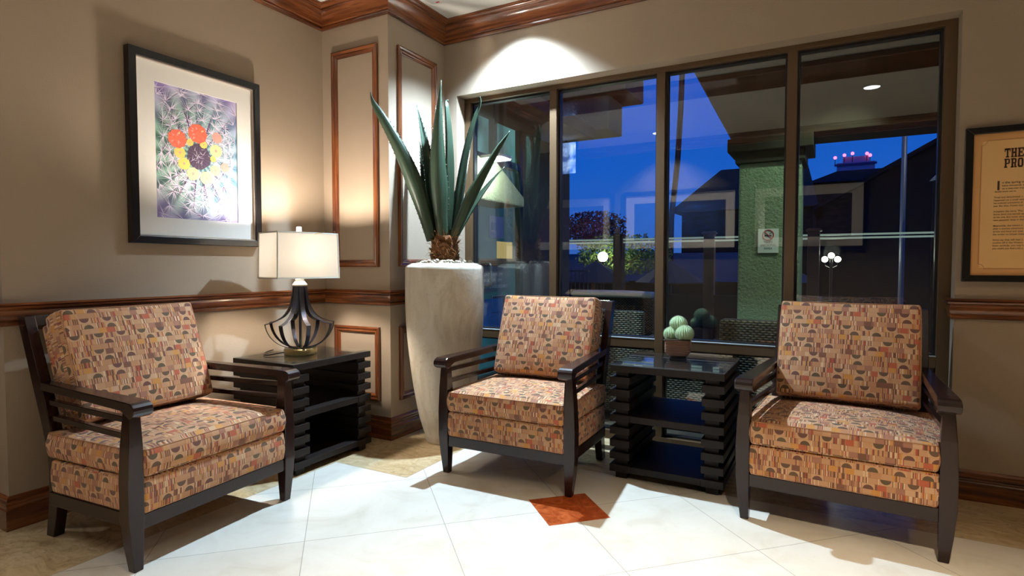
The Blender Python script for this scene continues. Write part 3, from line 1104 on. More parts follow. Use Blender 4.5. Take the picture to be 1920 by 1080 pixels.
leaf(px(808, 452, -.03), px(792, 380, -.07), px(762, 292, -.10), px(716, 217, -.11), .105, (.3, .9, .2), (px(706, 200, -.11), px(706, 186, -.11)))
leaf(px(816, 440, .03), px(802, 380, .05), px(794, 320, .07), px(785, 262, .08), .075, (.2, -1, 0))
leaf(px(818, 438, .01), px(806, 350, .02), px(798, 270, .04), px(781, 196, .05), .090, (.6, -.8, 0))
leaf(px(826, 440, .05), px(812, 350, .08), px(812, 270, .09), px(816, 193, .10), .085, (.2, -1, 0))
leaf(px(830, 446, -.05), px(820, 360, -.07), px(824, 270, -.08), px(832, 161, -.07), .112, (.0, .25, 1))
leaf(px(842, 440, .01), px(856, 340, .0), px(850, 260, .01), px(841, 196, .01), .100, (-.9, .2, .1), (px(837, 192, .01), px(842, 190, .01)))
leaf(px(848, 440, .06), px(856, 400, .08), px(862, 350, .10), px(868, 300, .11), .085, (-.3, -1, 0))
leaf(px(850, 446, .02), px(872, 370, .04), px(870, 290, .05), px(896, 212, .05), .088, (-.8, -.6, 0), (px(905, 190, .05), px(900, 180, .05)))
leaf(px(854, 448, -.02), px(880, 390, -.03), px(906, 340, -.03), px(940, 278, -.03), .095, (-.5, .5, .9), (px(950, 262, -.03), px(956, 250, -.03)))
leaf(px(858, 440, .03), px(884, 390, .06), px(912, 345, .08), px(946, 310, .08), .055, (-.4, -.7, .8))

# ------------------------------------------------------------------ potted cactus on the window table
pc = thing('potted_cactus', 'three round pale green cacti in a ribbed brown square pot', 'potted plant', (2.262, 0.395, 0.601), radians(8))
t_ = NT('brown_ribbed_ceramic')
zz_ = t_.math('FRACT', t_.math('DIVIDE', t_.sep(t_.obj())[2], 0.0082))
t_.base(t_.ramp(zz_, [(0.0, srgb(92, 60, 46)), (0.35, srgb(120, 80, 60)), (0.62, srgb(186, 142, 114)), (0.85, srgb(74, 48, 38))]), 0.5, 0.4)
M_POT = t_.m
bm = bmesh.new()
rings = []
for i in range(25):
    f = i / 24
    z = 0.014 + 0.088 * f
    half = 0.0655 - 0.016 * max(0, 0.22 - f) / 0.22 + (0.0012 if i % 2 else -0.0006)
    pr = resample([(-half, -half), (half, -half), (half, half), (-half, half)], .05, .014)
    rings.append([(p.x, p.y, z) for p in pr])
loft(bm, rings)
link('pot', bm, M_POT, pc, bevel=0.0)
bm = bmesh.new(); lathe(bm, [(.001, 0), (.046, 0), (.046, .016), (.001, .016)], 28)
link('pot_foot', bm, M_BLACK, pc)
bm = bmesh.new(); box(bm, -.066, .066, -.066, .066, .098, .1035)
link('soil', bm, plain('dark_soil', srgb(60, 50, 38), 0.9, 0.1, var=0.5, vscale=140), pc)
M_CAC = plain('pale_green_cactus', srgb(166, 192, 146), 0.6, 0.3, var=0.15, vscale=80)
M_SPN = plain('white_spines', srgb(226, 236, 204), 0.7, 0.2, var=0.05)
for (x, y, z, r, n) in ((-.040, .010, .128, .036, 18), (.034, -.020, .135, .045, 22), (-.002, .024, .182, .043, 20)):
    bm = bmesh.new()
    rings = []
    for i in range(1, 20):
        ph = pi * i / 20
        rr = []
        for k in range(n * 4):
            th = 2 * pi * k / (n * 4)
            q = r * (1 + 0.07 * cos(n * th) * sin(ph))
            rr.append((x + q * sin(ph) * cos(th), y + q * sin(ph) * sin(th), z - 0.94 * q * cos(ph)))
        rings.append(rr)
    loft(bm, rings)
    gl = link('cactus_globe', bm, M_CAC, pc, smooth=True)
    bm = bmesh.new()
    for k in range(n):
        th = 2 * pi * k / n
        for i in range(4, 20):
            ph = pi * i / 20
            q = r * (1 + 0.07 * sin(ph))
            nrm = Vector((sin(ph) * cos(th), sin(ph) * sin(th), -cos(ph)))
            p0 = Vector((x, y, z)) + Vector((nrm.x * q, nrm.y * q, nrm.z * q * .94))
            tg = Vector((-sin(th), cos(th), 0))
            up = nrm.cross(tg)
            for dd in (tg + nrm * .7, -tg + nrm * .7, up * .6 + nrm):
                dd = dd.normalized()
                e1 = nrm.cross(dd).normalized() * .0006
                a = bm.verts.new(p0 + e1); b = bm.verts.new(p0 - e1); c = bm.verts.new(p0 + dd * .0085); d = bm.verts.new(p0 + nrm * .0010)
                bm.faces.new((a, b, c)); bm.faces.new((a, c, d)); bm.faces.new((b, d, c)); bm.faces.new((a, d, b))
    sp = link('spines', bm, M_SPN, gl); sp['kind'] = 'stuff'


# ------------------------------------------------------------------ framed cactus picture on the left wall
def frame_bars(bm, a0, a1, z0, z1, w, d0, d1, F, mi=0):
    """four mitred bars in the wall plane; F maps (a, z, depth) to a point"""
    o = [(a0, z0), (a1, z0), (a1, z1), (a0, z1)]
    i_ = [(a0 + w, z0 + w), (a1 - w, z0 + w), (a1 - w, z1 - w), (a0 + w, z1 - w)]
    for k in range(4):
        j = (k + 1) % 4
        q = [(*o[k],), (*o[j],), (*i_[j],), (*i_[k],)]
        loft(bm, [[F(a, z, d0) for a, z in q], [F(a, z, d1) for a, z in q]], mi=mi)


pic = thing('cactus_picture', 'large black framed barrel cactus photograph with wide white mat', 'framed picture', (0.0, -0.885, 1.216))
FL = lambda a, z, d: (d, a, z)
# local coordinates: a along +Y about the centre, z up from the bottom edge, depth off the wall
bm = bmesh.new(); frame_bars(bm, -.362, .362, 0, .945, .036, 0.002, .045, FL)
link('frame', bm, M_BLACK, pic, bevel=0.002)
bm = bmesh.new(); frame_bars(bm, -.328, .328, .034, .911, .008, 0.012, .034, FL)
link('inner_lip', bm, M_SILVER, pic)
bm = bmesh.new()
frame_bars(bm, -.324, .324, .038, .907, .096, .014, .018, FL)
link('picture_mat', bm, M_MAT, pic)
t_ = NT('cactus_print')
so = t_.sep(t_.obj())
ya = t_.math('SUBTRACT', so[1], 0.0); za = t_.math('SUBTRACT', so[2], 0.470)
rr_ = t_.math('SQRT', t_.math('ADD', t_.math('MULTIPLY', ya, ya), t_.math('MULTIPLY', za, za)))
ang = t_.math('ARCTAN2', za, ya)
rib = t_.math('SINE', t_.math('ADD', t_.math('MULTIPLY', ang, 19.0), t_.math('MULTIPLY', rr_, 6.0)))
ribf = t_.math('ADD', t_.math('MULTIPLY', rib, 0.5), 0.5)
body = t_.mix(ribf, srgb(70, 104, 94), srgb(138, 182, 166))
lav = t_.mix(ribf, srgb(140, 124, 180), srgb(198, 186, 226))
blu = t_.mix(ribf, srgb(96, 140, 170), srgb(168, 198, 224))
body = t_.mix(t_.math('MULTIPLY', t_.math('ADD', t_.math('MULTIPLY', ya, 3.0), 0.35), 0.9), body, blu)
nz = t_.noise(t_.obj(), 14, 4)
fm = t_.math('MINIMUM', t_.math('MAXIMUM', t_.math('MULTIPLY', t_.math('SUBTRACT', t_.math('ADD', rr_, t_.math('MULTIPLY', nz, .10)), .29), 7.0), 0.0), 1.0)
cc = t_.mix(fm, body, lav)
cm_ = t_.math('LESS_THAN', t_.math('ADD', rr_, t_.math('MULTIPLY', nz, .03)), .082)
cc = t_.mix(t_.math('MULTIPLY', cm_, .9), cc, srgb(84, 58, 82))
t_.base(cc, 0.7, 0.15)
PRINT = t_.m
mats = [PRINT, plain('print_spine_white', srgb(232, 226, 244), 0.7, 0.15, var=0.02), plain('print_spine_purple', srgb(92, 62, 112), 0.7, 0.15, var=0.1),
        plain('print_flower_red', srgb(234, 112, 90), 0.7, 0.15, var=0.35, vscale=90), plain('print_flower_yellow', srgb(224, 202, 112), 0.7, 0.15, var=0.15, vscale=90),
        plain('print_flower_cream', srgb(236, 216, 160), 0.7, 0.15, var=0.12, vscale=90), plain('print_flower_pink', srgb(220, 160, 150), 0.7, 0.15, var=0.3, vscale=120)]
bm = bmesh.new()
hwp, zb0, zb1 = .230, .122, .822
box(bm, .009, .0135, -hwp, hwp, zb0, zb1)
rp = random.Random(3)
lay = [0.0136]


def spine(a, z, da, dz, w, mi):
    lay[0] += 1.5e-7
    L = sqrt(da * da + dz * dz)
    na, nz_ = -dz / L * w, da / L * w
    e_a, e_z = a + da, z + dz
    for q in ((a, z), (e_a, e_z)):
        if not (-hwp + .002 < q[0] < hwp - .002 and zb0 + .002 < q[1] < zb1 - .002):
            return
    vs = [bm.verts.new((lay[0], a + na, z + nz_)), bm.verts.new((lay[0], a - na, z - nz_)), bm.verts.new((lay[0], e_a, e_z))]
    f_ = bm.faces.new(vs); f_.material_index = mi


CZ = .470
for k in range(19):
    th = 2 * pi * k / 19 + .1
    for r in (.10, .15, .20, .25, .30, .35, .40):
        a, z = r * cos(th + r * .3) + rp.uniform(-.016, .016), CZ + r * sin(th + r * .3) + rp.uniform(-.016, .016)
        for j in range(int(26 + r * 40)):
            b = th + rp.uniform(-2.2, 2.2)
            L = rp.uniform(.025, .095)
            spine(a, z, L * cos(b), L * sin(b), rp.uniform(.0008, .0017), 1 if rp.random() < .82 else 2)
    for j in range(3):
        b = th + .16
        spine(b and .1 * cos(b), CZ + .1 * sin(b), .22 * cos(b + rp.uniform(-.1, .1)), .22 * sin(b + rp.uniform(-.1, .1)), .002, 2)
for k in range(60):
    b = rp.uniform(0, 2 * pi); r = rp.uniform(0, .06); b2 = rp.uniform(0, 2 * pi)
    spine(r * cos(b), CZ + r * sin(b), .03 * cos(b2), .03 * sin(b2), .0009, 1 if rp.random() < .5 else 2)
lay[0] += 0.0003
for (u, v, r, mi) in ((280, 465, 24, 4), (375, 480, 27, 4), (443, 580, 22, 4), (475, 435, 38, 6), (530, 640, 34, 6), (210, 535, 38, 4), (237, 612, 41, 4),
                      (297, 682, 44, 5), (392, 712, 46, 5), (457, 660, 38, 5), (465, 525, 45, 5), (195, 440, 62, 3), (335, 405, 66, 3)):
    fx = (u - 50) / 580; top = 25 + (u - 38) * .2726; bot = 1005 + (u - 62) * .052
    a = -hwp + fx * 2 * hwp; z = zb1 - (v - top) / (bot - top) * (zb1 - zb0)
    R = r / 580 * 2 * hwp
    lay[0] += 2e-6
    n = 28
    vs = [bm.verts.new((lay[0], a + R * (1 + .05 * cos(9 * 2 * pi * i / n)) * cos(2 * pi * i / n), z + .96 * R * (1 + .05 * cos(9 * 2 * pi * i / n)) * sin(2 * pi * i / n))) for i in range(n)]
    f_ = bm.faces.new(vs); f_.material_index = mi
    if mi in (4, 5):
        lay[0] += 2e-6
        vs = [bm.verts.new((lay[0], a + R * .22 * cos(2 * pi * i / 10), z + R * .22 * sin(2 * pi * i / 10))) for i in range(10)]
        f_ = bm.faces.new(vs); f_.material_index = 6
    elif mi == 3:
        for q in range(14):
            b = rp.uniform(0, 2 * pi); rr0 = R * rp.uniform(.15, .6)
            spine(a + rr0 * cos(b), z + rr0 * sin(b), R * .35 * cos(b), R * .35 * sin(b), R * .09, 6 if q % 3 == 0 else 5 if q % 7 == 0 else 3)
link('photo_print', bm, mats, pic)

# ------------------------------------------------------------------ parchment poster right of the window
po = thing('story_poster', 'black framed parchment poster of printed text right of the window', 'poster', (3.523, PD, 1.030))
FB = lambda a, z, d: (a, -d, z)
PWD, PHT = 0.56, 0.705
bm = bmesh.new(); frame_bars(bm, 0, PWD, 0, PHT, .030, .002, .032, FB)
link('frame', bm, M_BLACK, po, bevel=0.002)
t_ = NT('aged_parchment')
so = t_.sep(t_.obj())
n1 = t_.noise(t_.obj(), 6, 5)
pc_ = t_.mix(n1, srgb(226, 176, 108), srgb(240, 202, 146))
ed = t_.math('MINIMUM', t_.math('MINIMUM', so[0], t_.math('SUBTRACT', PWD, so[0])), t_.math('MINIMUM', so[2], t_.math('SUBTRACT', PHT, so[2])))
inb = t_.math('LESS_THAN', ed, .064)
pc_ = t_.mix(t_.math('MULTIPLY', inb, .45), pc_, srgb(196, 120, 62))
t_.base(pc_, 0.45, 0.4)
bm = bmesh.new(); box(bm, .025, PWD - .025, -.016, -.012, .025, PHT - .025)
link('parchment', bm, t_.m, po)
M_INK = plain('brown_ink', srgb(74, 40, 34), 0.6, var=0.1)
M_INK2 = plain('faded_brown_ink', srgb(120, 78, 46), 0.6, var=0.1)
bm = bmesh.new()
q = .060
# thin ruled border with notched corners
pts = []
n_ = .022
for (cx, cz, a0) in ((q, q, 0), (PWD - q, q, 1), (PWD - q, PHT - q, 2), (q, PHT - q, 3)):
    arc = [(cx + n_ * cos(b), cz + n_ * sin(b)) for b in [(pi / 2 - (pi / 2) * k / 6) + a0 * pi / 2 for k in range(7)]]
    pts += arc
P3 = [(a, -.0163, z) for a, z in pts] + [(pts[0][0], -.0163, pts[0][1])]
tube(bm, P3, .0006, 4)
link('ruled_border', bm, M_INK2, po)


def slab_letters(word, x, z, h, w, gap, mat, parent):
    """heavy slab-serif capitals cut from strokes (unit cell 1 x 1)"""
    G = {'T': [(0, .80, 1, 1), (.38, 0, .64, 1), (.24, 0, .78, .14), (0, .62, .14, .9), (.86, .62, 1, .9)],
         'H': [(.08, 0, .36, 1), (.64, 0, .92, 1), (.3, .42, .7, .60), (0, 0, .44, .14), (.56, 0, 1, .14), (0, .86, .44, 1), (.56, .86, 1, 1)],
         'E': [(.1, 0, .40, 1), (0, 0, 1, .15), (0, .85, 1, 1), (.3, .43, .74, .58), (.84, .0, 1, .32), (.84, .68, 1, 1), (.62, .34, .76, .67)],
         'P': [(.1, 0, .40, 1), (0, 0, .54, .14), (0, .85, .8, 1), (.3, .40, .8, .54), (.68, .46, .96, .94)],
         'R': [(.1, 0, .40, 1), (0, 0, .48, .14), (0, .85, .8, 1), (.3, .44, .8, .57), (.66, .50, .94, .94), (.60, .0, .86, .48), (.60, 0, 1, .14)],
         'O': [(.04, .16, .34, .84), (.66, .16, .96, .84), (.16, 0, .84, .17), (.16, .83, .84, 1), (.1, .08, .3, .3), (.7, .08, .9, .3), (.1, .7, .3, .92), (.7, .7, .9, .92)]}
    bm = bmesh.new()
    for i, ch in enumerate(word):
        for (a, b, c, d) in G[ch]:
            box(bm, x + i * (w + gap) + a * w, x + i * (w + gap) + c * w, -.0168, -.0158, z + b * h, z + d * h)
    o = link('title_lettering', bm, mat, parent)
    return o


slab_letters('THE', .143, .562, .041, .0208, .0024, M_INK, po)
slab_letters('PRO', .143, .516, .041, .0208, .0024, M_INK, po)
text('initial_letter', 'I', .058, (.118, -.0163, .418), FACE_FRONT, M_INK, po, extrude=.0003, bold=.001)
LN = [(.138, .446, 'n the spring of', .0135), (.138, .433, 'being thousands of', .0105), (.138, .420, 'on a one-man trip', .0105), (.112, .407, 'doubt soon set in.', .0105),
      (.110, .381, 'Tired and dehydrated, t', .0105), (.110, .368, 'happened on a small vein', .0105), (.110, .355, 'he noticed something di', .0105), (.110, .342, 'just like that, Dustin too', .0105),
      (.110, .317, 'Adopting the name "Pho', .0105), (.110, .304, 'Some (and one-eared) san', .0105), (.110, .291, 'to his ore, but never stru', .0105), (.110, .278, 'new passages deep in the', .0105),
      (.110, .252, 'Meanwhile, the miners n', .0105), (.110, .239, 'after a strange adventure', .0105), (.110, .226, 'drinks and food and gues', .0105), (.110, .213, 'the writer no longer trans', .0105),
      (.110, .188, 'Some say they still hear J', .0105), (.110, .175, 'cooling off in the Waters', .0105), (.110, .162, 'listen carefully, you may h', .0105), (.110, .149, 'you might just find a bit o', .0105)]
for a, z, s, sz in LN:
    text('text_line', s, sz, (a, -.0163, z), FACE_FRONT, M_INK2 if sz < .012 else M_INK, po, extrude=.0002, bold=.0002)

# ------------------------------------------------------------------ pictures and television mirrored in the window
M_ART = []
for nm, c1, c2 in (('violet_desert', (96, 60, 110), (60, 40, 40)), ('night_town', (22, 44, 90), (12, 18, 30)), ('dark_canyon', (44, 34, 34), (90, 74, 66))):
    t_ = NT(nm + '_print')
    so = t_.obj()
    f_ = t_.noise(t_.mapping(so, (2, 1, 7)), 3, 6, 0.65)
    t_.base(t_.ramp(f_, [(0.35, srgb(*c2)), (0.6, srgb(*c1)), (0.78, srgb(*[min(255, x * 2) for x in c1]))]), 0.35)
    M_ART.append(t_.m)
for (x0, x1, art, lab) in ((-1.40, 0.205, 0, 'wide framed violet desert print nearest the television, mirrored in the window'),
                           (0.430, 1.880, 1, 'wide framed blue night print in the middle of the three mirrored pictures'),
                           (2.120, 3.300, 2, 'wide framed dark canyon print nearest the lobby\'s right end, mirrored in the window')):
    f = thing('landscape_picture', lab, 'framed picture', ((x0 + x1) / 2, -3.7, 1.29), 0, 'mirrored landscape pictures')
    hw = (x1 - x0) / 2 + .05
    FR = lambda a, z, d: (a, d, z)
    bm = bmesh.new(); frame_bars(bm, -hw, hw, 0, .84, .05, .002, .04, FR)
    link('frame', bm, M_BLACK, f, bevel=.003)
    bm = bmesh.new(); frame_bars(bm, -hw + .04, hw - .04, .04, .80, .125, .012, .016, FR)
    link('picture_mat', bm, M_MAT, f)
    bm = bmesh.new(); box(bm, -hw + .15, hw - .15, .008, .012, .15, .69)
    link('print', bm, M_ART[art], f)
tv = thing('television', 'flat television hung from the lobby ceiling, mirrored beside the second window mullion', 'television', (-0.19, -2.96, 2.33))
bm = bmesh.new(); box(bm, -.17, .16, -.05, 0, 0, .44)
link('casing', bm, M_BLACK, tv, bevel=.004)
t_ = NT('tv_screen'); t_.base((0, 0, 0, 1), .3)
cs = t_.ramp(t_.noise(t_.obj(), 7, 4), [(0.4, srgb(60, 90, 150)), (0.55, srgb(150, 180, 230)), (0.7, srgb(240, 240, 250))])
t_.set(t_.b.inputs['Emission Color'], cs); t_.b.inputs['Emission Strength'].default_value = 6.0
bm = bmesh.new(); box(bm, -.158, .148, 0.001, .004, .012, .428)
link('screen', bm, t_.m, tv)
bm = bmesh.new(); tube(bm, [(-.005, -.025, .44), (-.005, -.025, .459)], .02, 12)
link('ceiling_mount', bm, M_BLACK, tv)

# ------------------------------------------------------------------ outdoors
def stucco(name, c):
    t = NT(name)
    o = t.obj()
    f = t.noise(o, 8, 4)
    t.base(t.mix(f, tuple(x * .85 for x in c[:3]) + (1,), c), .85, .2)
    t.bump(t.noise(o, 55, 4, .6, dist=.5), .8, .03)
    return t.m


M_STUC = stucco('sage_stucco', srgb(120, 142, 112))
M_STUC2 = stucco('pale_stucco', srgb(190, 190, 160))
M_STUCD = stucco('dim_tan_stucco', srgb(128, 116, 96))
M_PATIO = plain('patio_concrete', srgb(84, 74, 66), .7, .3, var=.15, vscale=3)
M_ROOF = plain('brown_roof_tile', srgb(84, 62, 54), .8, .2, var=.3, vscale=12)
M_OWOOD = plain('stained_post_wood', srgb(112, 72, 44), .5, .4, var=.25, vscale=14)

bm = bmesh.new(); box(bm, -12, 16, .80, 40, -.12, -.02)
struct(link('patio_ground', bm, M_PATIO), 'dark concrete patio outside the window', 'ground')

# wing of the building with the glass door
wing = thing('building_wing', 'building wing with lit glass door seen through the leftmost pane', 'building', (0.30, 0.85, 0))
bm = bmesh.new()
box(bm, -.3, 0, 0, .50, -.02, 2.7); box(bm, -.3, 0, 1.42, 2.6, -.02, 2.53); box(bm, -.3, 0, .50, 1.42, 2.55, 2.7)
link('wall', bm, M_STUCD, wing)
bm = bmesh.new()
for q in ((.50, .56, 0, 2.55), (1.36, 1.42, 0, 2.55), (.56, 1.36, 2.02, 2.09), (.56, 1.36, .0, .12), (.56, 1.36, 1.12, 1.17), (.86, .92, 2.09, 2.55)):
    box(bm, -.07, .01, q[0], q[1], q[2] - .0, q[3])
link('door_frame', bm, M_BLACK, wing, bevel=.003)
t_ = NT('lit_teal_room'); t_.base((0, 0, 0, 1), .5)
zc = t_.sep(t_.obj())[2]
t_.set(t_.b.inputs['Emission Color'], t_.ramp(t_.noise(t_.obj(), 2.5, 3), [(0.35, srgb(20, 70, 80)), (0.65, srgb(120, 190, 190))]))
t_.b.inputs['Emission Strength'].default_value = .55
bm = bmesh.new(); box(bm, -.05, -.045, .56, 1.36, 2.09, 2.55)
link('lit_transom', bm, t_.m, wing)
bm = bmesh.new(); box(bm, -.05, -.045, .56, 1.36, .12, 2.02)
link('door_glass', bm, plain('glowing_teal_door_glass', srgb(30, 86, 94), .40, .5, var=.4, vscale=3), wing)
bpy.data.materials['glowing_teal_door_glass'].node_tree.nodes['Principled BSDF'].inputs['Emission Color'].default_value = srgb(30, 110, 120)
bpy.data.materials['glowing_teal_door_glass'].node_tree.nodes['Principled BSDF'].inputs['Emission Strength'].default_value = .22  # glow added to the glass so the door signs show up
bm = bmesh.new()
tube(bm, bez([(.0, .72, 1.12), (.05, .72, 1.13), (.06, .72, 1.10)], 6) + [(.06, .72, .95)] + bez([(.06, .72, .95), (.05, .72, .91), (.0, .72, .92)], 6), .011, 10)
link('door_handle', bm, plain('satin_steel', srgb(170, 190, 190), .3, .6, .8), wing, smooth=True)
bm = bmesh.new(); box(bm, -.044, -.040, .72, 1.22, .86, 1.115)
hs = link('hours_sign', bm, plain('slate_sign', srgb(84, 118, 126), .5), wing)
M_SIGNTX = plain('sign_lettering', srgb(205, 225, 226), .5, var=.02)
for i, s in enumerate(('HOURS OF OPERATION', 'SUN-THU 8AM - 9PM', 'FRI-SAT 8AM - 10PM', 'SHIRT & SHOES REQUIRED')):
    text('lettering', s, .042, (-.0385, .75, 1.065 - .056 * i), FACE_RIGHT, M_SIGNTX, hs, xs=.90)
bm = bmesh.new(); box(bm, -.044, -.040, .90, 1.16, .66, .83)
ns = link('small_notice', bm, plain('dark_notice', srgb(30, 62, 76), .5), wing)
bm = bmesh.new(); frame_bars(bm, .905, 1.155, .665, .825, .004, -.040, -.038, lambda a, z, d: (d, a, z))
link('notice_border', bm, M_SIGNTX, ns)
text('lettering', 'For Your Safety', .022, (-.039, .93, .785), FACE_RIGHT, M_SIGNTX, ns)
text('lettering', 'Please', .022, (-.039, .98, .735), FACE_RIGHT, M_SIGNTX, ns)
bm = bmesh.new(); box(bm, -.044, -.040, .86, 1.12, 1.36, 1.56)
pn = link('paper_notice', bm, plain('white_paper', srgb(206, 220, 226), .6, var=.02), wing)
bm = bmesh.new(); box(bm, -.040, -.038, .90, .98, 1.43, 1.50)
link('blue_print', bm, plain('cyan_ink', srgb(40, 150, 190), .6), pn)
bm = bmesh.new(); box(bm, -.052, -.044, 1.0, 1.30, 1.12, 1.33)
link('lit_picture', bm, emit('warm_picture_glow', srgb(214, 190, 120), .7), wing)  # picture panel, its warm lit look is put into emission
bm = bmesh.new(); box(bm, -.044, -.038, .74, 1.10, .52, .80)
link('blue_panel', bm, plain('bright_blue_plastic', srgb(10, 120, 190), .35), wing)
# stucco hood beside the door and eave
bm = bmesh.new()
prf = [(.10, 1.62), (.90, 1.62), (.90, 1.70), (.40, 1.955), (.10, 1.955)]
loft(bm, [[(.002, a, z) for a, z in prf], [(.30, a, z) for a, z in prf]])
link('stucco_hood', bm, M_STUC2, wing, bevel=.012)
bm = bmesh.new(); box(bm, -.05, .50, -.04, 2.1, 2.42, 2.54)
link('eave', bm, M_ROOF, wing, bevel=.01)
bm = bmesh.new(); box(bm, -.3, .63, 2.15, 2.6, 2.53, 2.88)
link('upper_wall', bm, M_STUCD, wing, bevel=.01)
bm = bmesh.new(); box(bm, -.3, .84, 2.05, 2.7, 2.88, 3.14)
link('tile_roof', bm, plain('red_brown_roof_tile', srgb(92, 52, 46), .8, .2, var=.35, vscale=16), wing, bevel=.015)
hl = thing('wall_light', 'flat bright lamp above the stucco hood behind the agave tips', 'wall light', (0.69, 1.08, 1.925))
bm = bmesh.new(); box(bm, -.08, .10, -.08, .10, .006, .030)
link('lamp_plate', bm, M_WHITE, hl, bevel=.004)
bm = bmesh.new(); box(bm, -.07, .09, -.07, .09, -.002, .006)
link('diffuser', bm, emit('hood_lamp', (.80, 1.0, .95, 1), 9.0), hl)
bm = bmesh.new(); tube(bm, [(0, 0, .030), (0, 0, .50)], .008, 8)
link('hanger', bm, M_BLACK, hl)
pl = bpy.data.lights.new('hood_glow', 'POINT'); pl.energy = 16; pl.color = (.80, 1.0, .86); pl.shadow_soft_size = .06
plo = bpy.data.objects.new('hood_glow', pl); COL.objects.link(plo); plo.parent = hl; plo.location = (.06, 0, -.06)

# porch column, roof and sign
colm = thing('porch_column', 'green stucco porch column with stepped cap outside the third pane', 'column', (2.612, 1.66, 0))
bm = bmesh.new(); box(bm, -.192, .192, -.20, .20, -.02, 1.80)
link('shaft', bm, M_STUC, colm, bevel=.012)
bm = bmesh.new(); box(bm, -.215, .215, -.225, .225, 1.80, 1.875); box(bm, -.262, .262, -.265, .265, 1.875, 1.965)
link('capital', bm, plain('shaded_olive_cap', srgb(38, 38, 28), .8, .2, var=.15), colm, bevel=.006)  # shade on the capital is put into its dark base colour
roof = thing('porch_roof', 'dark flat porch roof resting on the green column', 'porch roof', (4.2, 1.45, 1.965))
bm = bmesh.new(); box(bm, -2.10, 2.5, -.64, -.02, .53, .64)
link('soffit', bm, plain('dim_soffit', srgb(44, 42, 32), .8, .2), roof)
bm = bmesh.new()
prf = [(-1.83, 0.0), (2.5, 0.0), (2.5, .64), (-2.16, .64), (-2.10, .53)]
loft(bm, [[(a, -.02, z) for a, z in prf], [(a, .42, z) for a, z in prf]])
link('beam', bm, plain('dark_beam', srgb(46, 40, 30), .8, .2, var=.2), roof, bevel=.006)
sp_ = bpy.data.lights.new('porch_beam', 'SPOT'); sp_.energy = 105; sp_.color = (.84, 1.0, .78); sp_.spot_size = radians(62); sp_.spot_blend = .5; sp_.shadow_soft_size = .04
pf = thing('porch_downlight', 'round soffit lamp lighting the green porch column', 'ceiling light', (3.35, 0.98, 2.495))
bm = bmesh.new(); lathe(bm, [(.001, 0), (.06, 0), (.06, -.008), (.001, -.008)], 24)
link('lens', bm, emit('porch_lens', (.85, 1, .8, 1), 4.0), pf)
spo = bpy.data.objects.new('porch_beam', sp_); COL.objects.link(spo); spo.parent = pf; spo.location = (0, 0, -.02); spo.rotation_euler = Vector((-.74, .48, -1.45)).to_track_quat('-Z', 'Y').to_euler()
sg = thing('no_smoking_sign', 'small pale sign with red no smoking symbol on the green column', 'sign', (2.612, 1.458, 1.19))
bm = bmesh.new(); box(bm, -.064, .064, -.008, 0.0, 0, .162)
link('plate', bm, plain('sign_plate', srgb(196, 208, 200), .5, var=.02), sg)
M_RED = plain('sign_red', srgb(170, 40, 44), .5)
bm = bmesh.new()
ring = [(.034 * cos(2 * pi * k / 32), -.0095, .120 + .034 * sin(2 * pi * k / 32)) for k in range(33)]
tube(bm, ring, .0032, 6)
tube(bm, [(-.023, -.0100, .144), (.023, -.0100, .096)], .0030, 6)
link('red_circle', bm, M_RED, sg)
bm = bmesh.new(); box(bm, -.022, .020, -.0090, -.008, .112, .119)
for k in range(3):
    box(bm, .008 + k * .004, .011 + k * .004, -.0088, -.008, .122 + .005 * k, .130 + .005 * k)
link('cigarette', bm, M_BLACK, sg)
for s, z in (('NON', .066), ('SMOKING', .044), ('AREA', .022)):
    text('lettering', s, .022, (0, -.0085, z), FACE_FRONT, plain('sign_ink_' + s.lower(), srgb(70, 80, 80), .5), sg, 'CENTER')


# wicker armchairs, backs to the window
def wicker_mat():
    t = NT('woven_wicker')
    s = t.sep(t.obj())
    u = t.math('ADD', s[0], t.math('MULTIPLY', s[1], 1.0))
    row = t.math('FLOOR', t.math('DIVIDE', s[2], .014))
    sh_ = t.math('MULTIPLY', t.math('MODULO', row, 2.0), .5)
    fu = t.math('FRACT', t.math('ADD', t.math('DIVIDE', u, .034), t.math('ADD', sh_, 50.0)))
    fv = t.math('FRACT', t.math('ADD', t.math('DIVIDE', s[2], .014), 50.0))
    hu = t.math('SINE', t.math('MULTIPLY', fu, pi)); hv = t.math('SINE', t.math('MULTIPLY', fv, pi))
    hgt = t.math('MULTIPLY', hu, hv)
    t.base(t.ramp(hgt, [(0.1, srgb(30, 28, 20)), (0.5, srgb(96, 88, 64)), (1.0, srgb(138, 128, 96))]), .55, .4)
    t.bump(hgt, 1.0, .02)
    return t.m


M_WICK = wicker_mat()
M_CUSH = plain('outdoor_cushion', srgb(190, 196, 180), .85, .2, var=.05)


def wicker_chair(x, y, label):
    t = thing('wicker_armchair', label, 'outdoor chair', (x, y, -.02), 0, 'wicker chairs on the patio')
    bm = bmesh.new(); box(bm, -.30, .30, 0, .10, .06, .80)
    link('backrest', bm, M_WICK, t, bevel=.02)
    for s in (-1, 1):
        bm = bmesh.new(); box(bm, *sorted((s * .30, s * .21)), .10, .56, .06, .58)
        link('arm', bm, M_WICK, t, bevel=.015)
    bm = bmesh.new(); box(bm, -.21, .21, .10, .55, .10, .34)
    link('seat', bm, M_WICK, t, bevel=.01)
    bm = bmesh.new(); slab(bm, [(-.205, .105), (.205, .105), (.205, .55), (-.205, .55)], .34, .44, .03, puff=.02, step=.05)
    link('cushion', bm, M_CUSH, t, smooth=True)
    for sx in (-.27, .24):
        for sy in (.02, .52):
            bm = bmesh.new(); box(bm, sx, sx + .03, sy, sy + .03, 0, .07)
            link('leg', bm, M_BLACK, t)


